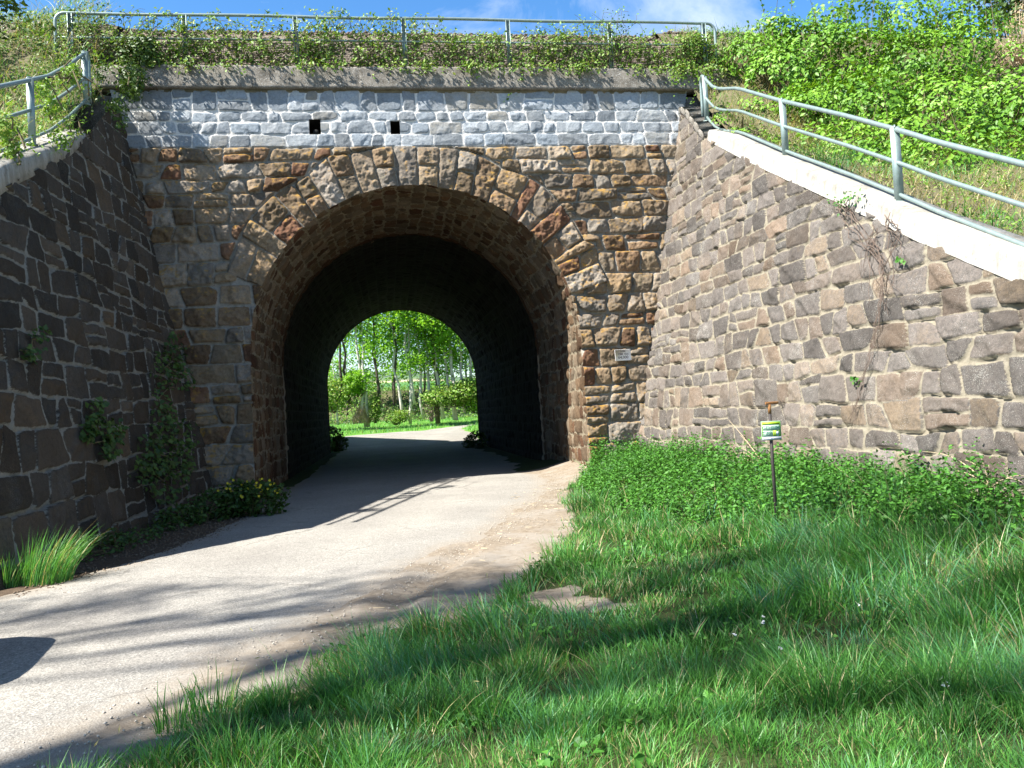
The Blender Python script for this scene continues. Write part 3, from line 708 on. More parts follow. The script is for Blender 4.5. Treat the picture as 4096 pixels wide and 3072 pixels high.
def build_ground():
    def axis(segs):
        out = []
        for a, b, s in segs: out.append(np.arange(a, b, s))
        return np.concatenate(out)
    xs = axis([(-900, -200, 70), (-200, -60, 14), (-60, -16, 3), (-16, -6, 0.5), (-6, 7, 0.12), (7, 16, 0.5), (16, 60, 3), (60, 200, 14), (200, 901, 70)])
    ys = axis([(-300, -60, 40), (-60, -20, 4), (-20, -1, 0.12), (-1, 24, 0.8), (24, 80, 0.7), (80, 120, 3), (120, 360, 12), (360, 901, 60)])
    X, Y = np.meshgrid(xs, ys, indexing='ij'); x, y = X.ravel(), Y.ravel(); P = np.stack([x, y], 1)
    z = ground_z(x, y)
    rut = np.zeros(len(x))
    ra, rb = on_ground(1880, 2190)[:2], on_ground(1560, 2430)[:2]
    dr = dist_line(P, [ra, rb]); z = z-0.035*np.exp(-(dr/0.13)**2)+0.02*np.exp(-((dr-0.27)/0.1)**2)
    z = z+0.012*(fbm(x*4, y*4, 31, 3)-0.5)*(np.abs(x) < 7)*(y < 5)
    lawn = in_poly(P, LAWN); dl = dist_line(P, LAWN[:17])
    A = np.ones((len(x), 4))
    dirt = np.where(lawn, np.exp(-dl/0.12), 1.0)*(y < 3)*(x > -9)
    db = np.hypot((x-BARE[0])/0.32, (y-BARE[1]+0.1)/0.40); dirt = np.maximum(dirt, 1-sstep(0.8, 1.5, db+2.6*(fbm(x*4, y*4, 8, 4)-0.5)))
    litter = ((x < -3.0) & (y > -9.6) & (y < 1))*1.0
    A[:, 0] = dirt*(1-litter); A[:, 1] = np.maximum(litter, 0.85*sstep(62, 65, y+2*(fbm(x*.3, y*.3, 5, 3)-.5))*(y < 84))
    fld = np.zeros(len(x)); fld = np.where(y > 84, 0.3+0.65*np.clip((y-84)/230, 0, 1), 0.0); A[:, 2] = fld
    m, t, b, o = new_mat('ground_soil')
    at = N(t, 'ShaderNodeAttribute'); at.attribute_name = 'soil'; sp = N(t, 'ShaderNodeSeparateColor'); t.links.new(at.outputs['Color'], sp.inputs[0])
    tc = N(t, 'ShaderNodeTexCoord'); ov = tc.outputs['Object']
    n1 = tnoise(t, 1.4, 6, 0.65, ov); n2 = tnoise(t, 14, 6, 0.7, ov); n3 = tnoise(t, 90, 3, 0.7, ov)
    turf = ramp(t, n2, [(0.3, (0.02, 0.032, 0.01)), (0.7, (0.06, 0.075, 0.025))])
    far = ramp(t, n1, [(0.3, (0.08, 0.20, 0.025)), (0.7, (0.12, 0.27, 0.04))])
    sxyz = N(t, 'ShaderNodeSeparateXYZ'); t.links.new(ov, sxyz.inputs[0])
    isfar = ramp(t, mth(t, 'DIVIDE', sxyz.outputs[1], 100.0), [(0.22, (0, 0, 0)), (0.26, (1, 1, 1))]); turf = mix(t, isfar, turf, far)
    dirtc = ramp(t, n2, [(0.25, (0.15, 0.118, 0.085)), (0.5, (0.235, 0.195, 0.148)), (0.75, (0.32, 0.275, 0.215))])
    dirtc = mix(t, 0.8, dirtc, ramp(t, n3, [(0.3, (0.7, 0.7, 0.7)), (0.7, (1.2, 1.2, 1.2))]), 'MULTIPLY')
    dirtc = mix(t, ramp(t, n1, [(0.45, (0, 0, 0)), (0.6, (0.7, 0.7, 0.7))]), dirtc, (0.28, 0.255, 0.22))
    lit = ramp(t, n2, [(0.3, (0.05, 0.035, 0.025)), (0.6, (0.11, 0.08, 0.055)), (0.8, (0.2, 0.15, 0.11))])
    c = mix(t, ramp(t, mth(t, 'ADD', sp.outputs[0], mth(t, 'MULTIPLY', mth(t, 'SUBTRACT', n2, 0.5), 0.5)), [(0.4, (0, 0, 0)), (0.6, (1, 1, 1))]), turf, dirtc)
    c = mix(t, sp.outputs[1], c, lit)
    fb = ramp(t, sp.outputs[2], [(0.29, (0.05, 0.12, 0.03)), (0.40, (0.07, 0.19, 0.06)), (0.46, (0.10, 0.2, 0.06)), (0.5, (0.45, 0.36, 0.24)), (0.56, (0.5, 0.42, 0.3)), (0.6, (0.22, 0.2, 0.12)), (0.7, (0.1, 0.16, 0.07)), (0.95, (0.09, 0.14, 0.08))])
    c = mix(t, ramp(t, sp.outputs[2], [(0.05, (0, 0, 0)), (0.29, (1, 1, 1))]), c, fb)
    t.links.new(c, b.inputs['Base Color']); b.inputs['Roughness'].default_value = 0.95; b.inputs['Specular IOR Level'].default_value = 0.15
    bump(t, b, mth(t, 'ADD', n2, n3), 0.5, 0.02)
    tag(mesh_np('ground', np.stack([x, y, z], 1), [grid_faces(len(xs), len(ys))], m, None, True, {'soil': A}), kind='structure')
build_ground()

def build_road():
    L = [(-20, -14.8), (-12, -13.2), (-7.5, -11.6), (-5.2, -10.0), (-4.55, -9.0), (-4.0, -7.6), (-3.62, -5.2), (-3.42, -2.6), (-3.38, 0), (-3.38, 8), (-3.4, 22)]
    R = [(-13, -25), (-7.5, -20), (-4.2, -16.6), (-2.9, -15.0), (-1.75, -12.9), (-1.0, -11.3), (-0.05, -9.2), (1.2, -6.6), (2.5, -3.0), (3.3, 8), (3.3, 22)]
    far = [((1330, 1752), (1935, 1790)), ((1400, 1741), (1930, 1748)), ((1530, 1732), (1895, 1728)), ((1657, 1724), (1865, 1722)), ((1790, 1709), (1858, 1712)), ((1872, 1689), (1905, 1693)), ((1910, 1684), (1935, 1687)), ((1990, 1678), (2010, 1680))]
    for a, b in far: L.append(tuple(on_ground(*a)[:2])); R.append(tuple(on_ground(*b)[:2]))
    L = np.array(L); R = np.array(R)
    def dens(Q, base):
        s = np.concatenate([[0], np.cumsum(np.linalg.norm(np.diff(base, axis=0), axis=1))]); ss = np.arange(0, s[-1], 0.16)
        return np.stack([np.interp(ss, s, Q[:, 0]), np.interp(ss, s, Q[:, 1])], 1)
    mid = (L+R)/2; L2, R2 = dens(L, mid), dens(R, mid); k = np.ones(9)/9
    for Q in (L2, R2):
        for c in (0, 1): Q[4:-4, c] = np.convolve(Q[:, c], k, 'valid')
    nn = len(L2); w = 34; tt = np.linspace(0, 1, w); s = np.arange(nn)*0.16
    wl = (fbm(s*0.9, s*0, 3, 4)-0.5)*0.5; wr2 = (fbm(s*0.8, s*0+5, 4, 4)-0.5)*0.9
    d = R2-L2; d /= np.linalg.norm(d, axis=1)[:, None]
    L2 = L2+d*wl[:, None]*0.6; R2 = R2+d*(wr2[:, None]-0.1)
    P = L2[:, None]*(1-tt)[None, :, None]+R2[:, None]*tt[None, :, None]; P = P.reshape(-1, 2)
    z = ground_z(P[:, 0], P[:, 1])+0.022+np.tile(-0.03*np.abs(2*tt-1)**6, nn)+0.006*(fbm(P[:, 0]*3, P[:, 1]*3, 8, 2)-0.5)
    width = np.linalg.norm(R2-L2, axis=1); de = np.minimum(tt[None], 1-tt[None])*width[:, None]
    A = np.ones((len(P), 4)); A[:, 0] = np.clip(de.ravel()/0.9, 0, 1); wt = np.tile(np.exp(-((tt-0.30)/0.09)**2)+np.exp(-((tt-0.68)/0.09)**2), nn); A[:, 1] = np.clip(wt, 0, 1)
    m, t, b, o = new_mat('worn_gravel_asphalt')
    at = N(t, 'ShaderNodeAttribute'); at.attribute_name = 'road'; sp = N(t, 'ShaderNodeSeparateColor'); t.links.new(at.outputs['Color'], sp.inputs[0])
    tc = N(t, 'ShaderNodeTexCoord'); ov = tc.outputs['Object']
    n1 = tnoise(t, 0.5, 5, 0.6, ov); n2 = tnoise(t, 9, 5, 0.7, ov); n3 = tnoise(t, 75, 4, 0.75, ov)
    vo = N(t, 'ShaderNodeTexVoronoi', Scale=70.0); t.links.new(ov, vo.inputs['Vector'])
    c = ramp(t, n3, [(0.28, (0.11, 0.107, 0.099)), (0.5, (0.29, 0.28, 0.262)), (0.72, (0.45, 0.435, 0.405))])
    c = mix(t, 0.55, c, ramp(t, vo.outputs['Color'], [(0.1, (0.5, 0.5, 0.5)), (0.9, (1.25, 1.25, 1.22))]), 'MULTIPLY')
    c = mix(t, 0.7, c, ramp(t, n1, [(0.35, (0.82, 0.80, 0.78)), (0.65, (1.12, 1.11, 1.08))]), 'MULTIPLY')
    c = mix(t, 0.35, c, ramp(t, n2, [(0.3, (0.8, 0.79, 0.77)), (0.7, (1.12, 1.12, 1.1))]), 'MULTIPLY')
    c = mix(t, mth(t, 'MULTIPLY', sp.outputs[1], mth(t, 'ADD', 0.1, mth(t, 'MULTIPLY', n1, 0.5))), c, mix(t, 1.0, c, (1.22, 1.21, 1.19), 'MULTIPLY'))
    wv = N(t, 'ShaderNodeTexVoronoi', Scale=0.55); wv.feature = 'DISTANCE_TO_EDGE'; nw = N(t, 'ShaderNodeTexNoise', Scale=2.2, Detail=6.0, Roughness=0.7); t.links.new(ov, nw.inputs['Vector'])
    vm = N(t, 'ShaderNodeVectorMath'); vm.operation = 'MULTIPLY_ADD'; vm.inputs[1].default_value = (0.7, 0.7, 0.0); t.links.new(nw.outputs['Color'], vm.inputs[0]); t.links.new(ov, vm.inputs[2]); t.links.new(vm.outputs[0], wv.inputs['Vector'])
    crk = ramp(t, wv.outputs['Distance'], [(0.004, (1, 1, 1)), (0.012, (0, 0, 0))]); crk = mix(t, 1.0, crk, ramp(t, n1, [(0.48, (0, 0, 0)), (0.62, (0.75, 0.75, 0.75))]), 'MULTIPLY'); c = mix(t, crk, c, (0.07, 0.065, 0.06))
    pt = ramp(t, tnoise(t, 0.33, 3, 0.5, ov, 0.4), [(0.56, (0, 0, 0)), (0.6, (0.2, 0.2, 0.2))]); c = mix(t, pt, c, mix(t, 1.0, c, (0.72, 0.72, 0.74), 'MULTIPLY'))
    dust = ramp(t, mth(t, 'ADD', sp.outputs[0], mth(t, 'MULTIPLY', mth(t, 'SUBTRACT', n2, 0.5), 0.9)), [(0.05, (1, 1, 1)), (0.65, (0, 0, 0))])
    c = mix(t, dust, c, mix(t, 0.7, (0.27, 0.235, 0.19), ramp(t, n3, [(0.3, (0.7, 0.7, 0.7)), (0.7, (1.2, 1.2, 1.2))]), 'MULTIPLY'))
    t.links.new(c, b.inputs['Base Color']); b.inputs['Roughness'].default_value = 0.9; b.inputs['Specular IOR Level'].default_value = 0.2
    bump(t, b, mth(t, 'ADD', n3, mth(t, 'MULTIPLY', vo.outputs['Distance'], 0.6)), 0.55, 0.012)
    tag(mesh_np('road', np.stack([P[:, 0], P[:, 1], z], 1), [grid_faces(nn, w)[:, ::-1]], m, None, True, {'road': A}), kind='structure')
    return L2, R2
ROAD_L, ROAD_R = build_road()

def slope_z(x, y):
    """top surface of the railway embankment"""
    x = np.asarray(x, float); y = np.asarray(y, float)
    z = np.interp(y, [-16, -3, -1, 1.0, 2.6, 3.4, 25, 45], [-0.07, 6.69, 8.0, 10.0, 11.6, 11.85, 11.85, -0.1])
    return z+0.10*(fbm(x*0.9, y*0.9, 14, 3)-0.5)
def bed_z(x, y): return np.where(np.abs(x) < 7.2, np.interp(y, [1.3, 1.6, 2.6, 3.2, 4], [9.8, 10.15, 11.4, 11.75, 11.85]), np.interp(y, [-1, 1.0, 2.6, 3.4], [7.9, 9.9, 11.6, 11.93]))
def build_embankment():
    m, t, b, o = new_mat('embankment_soil'); tc = N(t, 'ShaderNodeTexCoord'); ov = tc.outputs['Object']
    n1 = tnoise(t, 2.5, 6, 0.65, ov); n2 = tnoise(t, 26, 5, 0.7, ov)
    c = ramp(t, n1, [(0.3, (0.07, 0.065, 0.03)), (0.5, (0.13, 0.11, 0.06)), (0.7, (0.10, 0.12, 0.04))]); c = mix(t, 0.7, c, ramp(t, n2, [(0.3, (0.6, 0.6, 0.6)), (0.7, (1.3, 1.3, 1.3))]), 'MULTIPLY')
    t.links.new(c, b.inputs['Base Color']); b.inputs['Roughness'].default_value = 0.95; bump(t, b, n2, 0.6, 0.03)
    for side in (-1, 1):
        xs = np.concatenate([np.arange(0, 12, 0.25), np.arange(12, 62, 2.0)]); ys = np.concatenate([np.arange(-16.2, 6, 0.25), np.arange(6, 44, 1.0)])
        X, Y = np.meshgrid(xs, ys, indexing='ij')
        # inner edge follows the back of the retaining wall
        zt = wing_top(np.clip(ys, -16, 1.4), side); inner = np.abs(wing_x(zt, side, ys))+0.42
        inner = np.where(ys > 0.75, 6.9, inner)
        if side < 0: inner = np.where(ys < -9.8, np.abs(wing_x(0.0, -1, ys))+0.6, inner)
        X = X+inner[None, :]
        Z = slope_z(X, Y); Z = np.where(X < inner[None, :]+0.3, np.minimum(Z, np.where(ys < 0.75, zt+0.22, 20)[None, :]), Z)
        Z = np.where(ys[None, :] < 0.8, np.minimum(Z, (np.interp(ys, ys, zt)+0.3)[None, :]+(X-inner[None, :])*0.25), Z)
        Z = np.maximum(Z, -0.05)
        F = grid_faces(len(xs), len(ys)); F = F if side < 0 else F[:, ::-1]
        tag(mesh_np('embankment', np.stack([side*X.ravel(), Y.ravel(), Z.ravel()], 1), [F[:, ::-1]], m, None, True), kind='structure')
    xs = np.arange(-62, 62.1, 0.22 if False else 0.5); ys = np.concatenate([np.arange(1.30, 6.0, 0.13), np.arange(6, 26, 1.0)])
    X, Y = np.meshgrid(xs, ys, indexing='ij'); Z = bed_z(X, Y); Z = Z+0.10*(fbm(X*2.2, Y*2.2, 24, 3)-0.5)
    Z[:, -1] = 9.0
    tag(mesh_np('track_bed', np.stack([X.ravel(), Y.ravel(), Z.ravel()], 1), [grid_faces(len(xs), len(ys))], M_ballast, None, False), kind='structure')
    rg = rs(91); n = 5200                    # loose ballast along the shoulder of the track bed
    x = rg.uniform(-12, 14, n); y = rg.uniform(1.6, 4.2, n); inn = np.abs(x) < 7.2
    z = bed_z(x, y)+rg.uniform(0, 0.06, n)
    pebbles('ballast_stones', np.stack([x, y, z], 1), 0.04, 0.075, M_ballast, 92)
def pebbles(name, P, r0, r1, mat, seed):
    rg = rs(seed); n = len(P)
    O = np.array([[1, 0, 0], [-1, 0, 0], [0, 1, 0], [0, -1, 0], [0, 0, 1], [0, 0, -1]], float)
    F = np.array([[0, 2, 4], [2, 1, 4], [1, 3, 4], [3, 0, 4], [2, 0, 5], [1, 2, 5], [3, 1, 5], [0, 3, 5]])
    r = rg.uniform(r0, r1, n); S = rg.uniform(0.6, 1.25, (n, 6, 1)); V = O[None]*S*r[:, None, None]*np.array([1, 1, 0.75])
    a = rg.random(n)*6.28; c, s = np.cos(a), np.sin(a)
    V = np.stack([V[..., 0]*c[:, None]-V[..., 1]*s[:, None], V[..., 0]*s[:, None]+V[..., 1]*c[:, None], V[..., 2]], -1)+P[:, None]
    return tag(mesh_np(name, V.reshape(-1, 3), [(np.arange(n)[:, None, None]*6+F).reshape(-1, 3)], mat), kind='stuff')
build_embankment()

# ------------------------------------------------------------------ railings
def post(m, p, h, wx, wy=0.05, ang=0.0):
    """a steel channel post"""
    R = np.array(Matrix.Rotation(ang, 3, 'Z')); c = np.asarray(p, float)+[0, 0, h/2]
    for s in (-1, 1): m.box(c+R@np.array([s*wx, 0, 0]), (0.006, wy, h/2), R)
    m.box(c+R@np.array([0, 0, 0]), (wx, 0.006, h/2), R)
    m.box(np.asarray(p, float)+[0, 0, 0.008], (wx*1.8, wy*1.5, 0.008), R)

def parapet_railing():
    th = thing('railing', 'long level steel railing with wire mesh on top of the bridge, overgrown with vines', 'railing')
    Yr = 0.86; zt, zm, zb = 11.06, 10.50, 9.85
    px_ = [280, 737, 1180, 1612, 2028, 2433, 2810]; X = [on_plane(u, 62, (0, Yr, 0), (0, 1, 0))[0] for u in px_]
    for x in X:
        m = MB(); post(m, (x, Yr, zb-0.02), zt-zb, 0.045); m.obj('post', M_rail, th)
    x0, x1 = X[0]-0.32, X[-1]+0.30
    m = MB(); a = np.linspace(np.pi, np.pi/2, 7); r = 0.2
    pts = [[x0, Yr, zm]]+[[x0+r+r*math.cos(t), Yr, zt-r+r*math.sin(t)] for t in a]+[[x, Yr, zt+0.012*math.sin(x*1.3)] for x in np.linspace(x0+0.5, x1-0.5, 30)]+[[x1-r-r*math.cos(t), Yr, zt-r+r*math.sin(t)] for t in a[::-1]]+[[x1, Yr, zm]]
    pts = [[x0, Yr, zb]]+pts+[[x1, Yr, zb]]
    m.tube(pts, 0.036, 10); m.obj('top_rail', M_rail, th, True)
    m = MB(); m.tube([[x, Yr, zm] for x in np.linspace(x0, x1, 24)], 0.028, 8); m.obj('lower_rail', M_rail, th, True)
    m = MB()
    for z in np.arange(zb+0.04, zm-0.03, 0.042): m.box(((x0+x1)/2, Yr+0.03, z), ((x1-x0)/2, 0.004, 0.0065))
    for x in np.arange(x0, x1, 0.10): m.box((x, Yr+0.036, (zb+zm)/2), (0.004, 0.002, (zm-zb)/2-0.03))
    m.obj('wire_mesh', M_mesh, th)
    return X
PX_POSTS = parapet_railing()

def wing_rail(side, ypx, ylow, yend, label, hoop):
    th = thing('railing', label, 'railing')
    thick = 0.27 if side > 0 else 0.30
    def base(y, h=0.0, off=0.26):
        z0 = float(wing_top(y, side)); t_ = thick if y < -1.7 else 0.10
        t_ = float(np.interp(y, [-2.6, -1.3], [thick, 0.10])) if side > 0 else thick
        t_ -= (0.01+0.03*max(0.0, -8.45-y)) if side > 0 else 0.0
        return np.array([side*(abs(wing_x(z0, side, y))+off), y, z0+t_+h*(0.96 if side > 0 else 1.0)])
    ang = -0.25*side
    for y in ypx:
        m = MB(); post(m, base(y)-[0, 0, 0.03], 1.06 if side > 0 else 1.10, 0.035, 0.055, 1.2 if side > 0 else -1.2); m.obj('post', M_rail, th)
        m = MB(); a = np.linspace(0, np.pi, 8); b0 = base(y, 1.045)
        m.tube([b0+[0.05*math.cos(t)*0.6, 0.05*math.cos(t), 0.055*math.sin(t)] for t in a], 0.012, 6); m.obj('clip', M_rail, th)
    ys = np.linspace(ylow, yend, 40)
    for h, nm, r in ((1.05, 'top_rail', 0.036), (0.56, 'middle_rail', 0.030), (0.09, 'bottom_rail', 0.028)):
        pts = [base(y, h) for y in ys]
        if nm == 'top_rail' and hoop:
            e = pts[-1]; d = pts[-1]-pts[-2]; d = d/np.linalg.norm(d); hz = np.array([d[0], d[1], 0]); hz = hz/np.linalg.norm(hz)
            c = e+d*0.12-np.array([0, 0, 0.16])
            pts += [c+hz*0.16*math.sin(t)+np.array([0, 0, 0.16*math.cos(t)]) for t in np.linspace(0.2, math.pi/2, 7)]
            pts += [c+hz*0.16-np.array([0, 0, q]) for q in (0.2, 0.5, 0.85)]
        m = MB(); m.tube(np.array(pts), r, 10); m.obj(nm, M_rail, th, True)
    return base
def y_on_wing(u, v, side, off=0.26):
    return on_wall(u, v, side, off-0.10)[1]
yr = [y_on_wing(2816, 478, 1), y_on_wing(3135, 620, 1), y_on_wing(3587, 805, 1)]; yr += [yr[2]-2.75, yr[2]-5.2]
rb = wing_rail(1, yr, yr[-1]-0.3, yr[0]+0.08, 'three bar steel railing climbing the right wall beside the green bushes', True)
yl = [y_on_wing(140, 580, -1), y_on_wing(362, 448, -1)]; yl = yl
lb = wing_rail(-1, yl, -7.3, yl[-1]+0.06, 'three bar steel railing on the shaded left wall, half hidden by creepers', True)

# ------------------------------------------------------------------ signs
def text_mesh(name, s, size, mat, parent, M, bold=0.0):
    c = bpy.data.curves.new(name, 'FONT'); c.body = s; c.size = size; c.align_x = 'CENTER'; c.align_y = 'CENTER'; c.extrude = 0.0006; c.offset = bold; c.resolution_u = 3
    o = bpy.data.objects.new(name, c); COL.objects.link(o); dg = bpy.context.evaluated_depsgraph_get()
    me = bpy.data.meshes.new_from_object(o.evaluated_get(dg)); bpy.data.objects.remove(o); bpy.data.curves.remove(c)
    me.materials.clear(); me.materials.append(mat)
    ob = bpy.data.objects.new(name, me); COL.objects.link(ob); ob.parent = parent; ob.matrix_basis = M; return ob
def frame(o, x, n):
    n = np.asarray(n, float)/np.linalg.norm(n); x = np.asarray(x, float); x = x-n*(x@n); x /= np.linalg.norm(x); y = np.cross(n, x)
    return Matrix(((x[0], y[0], n[0], o[0]), (x[1], y[1], n[1], o[1]), (x[2], y[2], n[2], o[2]), (0, 0, 0, 1)))

p = on_plane(2492, 1420, (0, -0.135, 0), (0, 1, -BAT))
kmp = thing('kilometre_plate', 'small white metal plate lettered 64,000 on the right pier of the arch', 'sign')
kmp.matrix_world = frame(p, (1, 0, 0.012), (0, -1, BAT))
m = MB(); m.box((0, 0, 0), (0.192, 0.132, 0.006), None, 0.003); m.obj('panel', M_plate, kmp)
for s, sz, dy, dx in (("1094", 0.062, 0.082, 0.0), ("ÖBB", 0.062, 0.02, -0.06), ("Km:", 0.062, 0.02, 0.085), ("64,000", 0.092, -0.058, 0.0)):
    text_mesh('lettering', s, sz, M_black, kmp, Matrix.Translation((dx, dy, 0.0075)), 0.0012)
for dx in (-0.17, 0.17):
    for dy in (-0.115, 0.115):
        m = MB(); m.tube([[dx, dy, 0.004], [dx, dy, 0.012]], 0.006, 8); m.obj('screw', M_pole, kmp)
for dx in (-0.12, 0.12): m = MB(); m.tube([[dx, 0, -0.10], [dx, 0, -0.004]], 0.008, 6); m.obj('bracket', M_pole, kmp)

pb = on_ground(3108, 2098); zc_ = (pb-CAM)@FW; ph = (2098-1612)/F_PX*zc_
sgn = thing('sign_post', 'thin dark iron post in the nettles carrying a small green square sign', 'sign', tuple(pb))
m = MB(); m.tube([[0, 0, -0.25], [-0.004, 0, ph*0.5], [0, 0, ph-0.12]], 0.0195, 8); m.obj('pole', M_pole, sgn)
m = MB(); m.tube([[0, 0, ph-0.12], [0, 0, ph-0.012]], 0.019, 8); m.obj('pole_top', M_rust, sgn)
m = MB(); m.box((0.03, 0, ph), (0.075, 0.014, 0.016), None, 0.004); m.obj('crossbar', M_rust, sgn)
nrm = np.array([-0.34, -0.94, 0.0]); sc_z = ph-(1722-1612)/F_PX*zc_; sw = 0.5*76/F_PX*zc_
bd = bpy.data.objects.new('sign_board', None)
Ms = frame((0, 0, sc_z), (0.94, -0.34, 0), nrm)@Matrix.Translation((0, 0, 0.032))
def srect(nm, cx, cy, hx, hy, mat, lift, parent, bev=0.0, th=0.0012):
    m = MB(); m.box((0, 0, 0), (hx, hy, th), None, bev); o = m.obj(nm, mat, parent); return o, (cx, cy, lift)
m = MB(); m.box((0, 0, 0), (sw, sw, 0.006), None, 0.004); board = m.obj('sign_board', M_pale, sgn); board.matrix_basis = Ms
def on_board(nm, cx, cy, hx, hy, mat, lift, th=0.0008):
    m = MB(); m.box((cx*sw, cy*sw, lift), (hx*sw, hy*sw, th)); return m.obj(nm, mat, board)
on_board('green_field', 0, 0.16, 0.95, 0.78, M_green, 0.0070); on_board('top_band', 0.0, 0.77, 0.86, 0.10, M_lime, 0.0086)
on_board('text_panel', -0.02, 0.30, 0.84, 0.29, M_pale, 0.0088); on_board('text_panel', -0.35, -0.29, 0.50, 0.29, M_pale, 0.0088); on_board('lime_patch', 0.47, -0.25, 0.34, 0.30, M_lime, 0.0084)
on_board('rule', 0, 0.64, 0.86, 0.016, M_letter, 0.0096); on_board('rule', 0, -0.60, 0.86, 0.016, M_letter, 0.0096)
on_board('white_strip', 0, -0.80, 0.95, 0.17, M_panel, 0.0078)
text_mesh('lettering', "GEHEIM", 0.52*sw, M_letter, board, Matrix.Translation((-0.02*sw, 0.30*sw, 0.0105)), 0.0006)
text_mesh('lettering', "TIPP !", 0.52*sw, M_letter, board, Matrix.Translation((-0.30*sw, -0.29*sw, 0.0105)), 0.0006)
m = MB(); a = np.linspace(0, 2*np.pi, 20, endpoint=False); V = np.stack([0.62*sw+0.2*sw*np.cos(a), -0.26*sw+0.27*sw*np.sin(a)-0.04*sw*(np.sin(a) < -0.8), np.full(20, 0.0098)], 1)
m.add(np.concatenate([V, [[0.62*sw, -0.26*sw, 0.0098]]]), None, [[20, i, (i+1) % 20] for i in range(20)]); m.obj('leaf_badge', M_letter, board)
m = MB(); m.box((0.62*sw, -0.25*sw, 0.0105), (0.11*sw, 0.15*sw, 0.0005), np.array(Matrix.Rotation(0.15, 3, 'Z'))); m.obj('badge_paper', M_panel, board)
m = MB(); m.tube([[0, -0.8*sw, 0.0088], [0, -0.8*sw, 0.0098]], 0.055*sw, 14); m.obj('blue_dot', M_blue, board)
on_board('print_mark', 0.3, -0.83, 0.06, 0.03, M_letter, 0.0092); on_board('print_mark', -0.38, -0.8, 0.02, 0.06, M_letter, 0.0092); on_board('print_mark', -0.72, -0.8, 0.02, 0.06, M_letter, 0.0092)
# faded number painted on a stone of the right wall
for s, u, v, hpx in (("0", 3060, 1609, 30), ("3c3", 3124, 1612, 22)):
    q = on_wall(u, v, 1, -0.072); z_ = (q-CAM)@FW
    text_mesh('painted_number', s, hpx/F_PX*z_*1.35, M_paint, wr_, frame(q, (0, -1, 0), (-1, 0, 0.22)), 0.002)

# ------------------------------------------------------------------ plants
def leaves_obj(name, parent, mat, P, Nn, size, seed, **kw):
    V, F, A = leaf_mesh(P, Nn, size, rs(seed), **kw)
    return mesh_np(name, V, [F], mat, parent, False, {'leaf': A})
def merge(parts):
    Vs, F3, F4, As, n = [], [], [], [], 0
    for V, Fs, A in parts:
        for f in (Fs if isinstance(Fs, list) else [Fs]):
            (F3 if f.shape[1] == 3 else F4).append(f+n)
        Vs.append(V); As.append(A); n += len(V)
    F = []
    if F4: F.append(np.concatenate(F4))
    if F3: F.append(np.concatenate(F3))
    return np.concatenate(Vs), F, np.concatenate(As)
def at_y(u, v, y): return on_plane(u, v, (0, y, 0), (0, 1, 0))

def in_frame(P, mu=500, mv=350):
    u, v, z = project(P); return (z > 0.4) & (u > -mu) & (u < 4096+mu) & (v > -mv) & (v < 3072+mv)

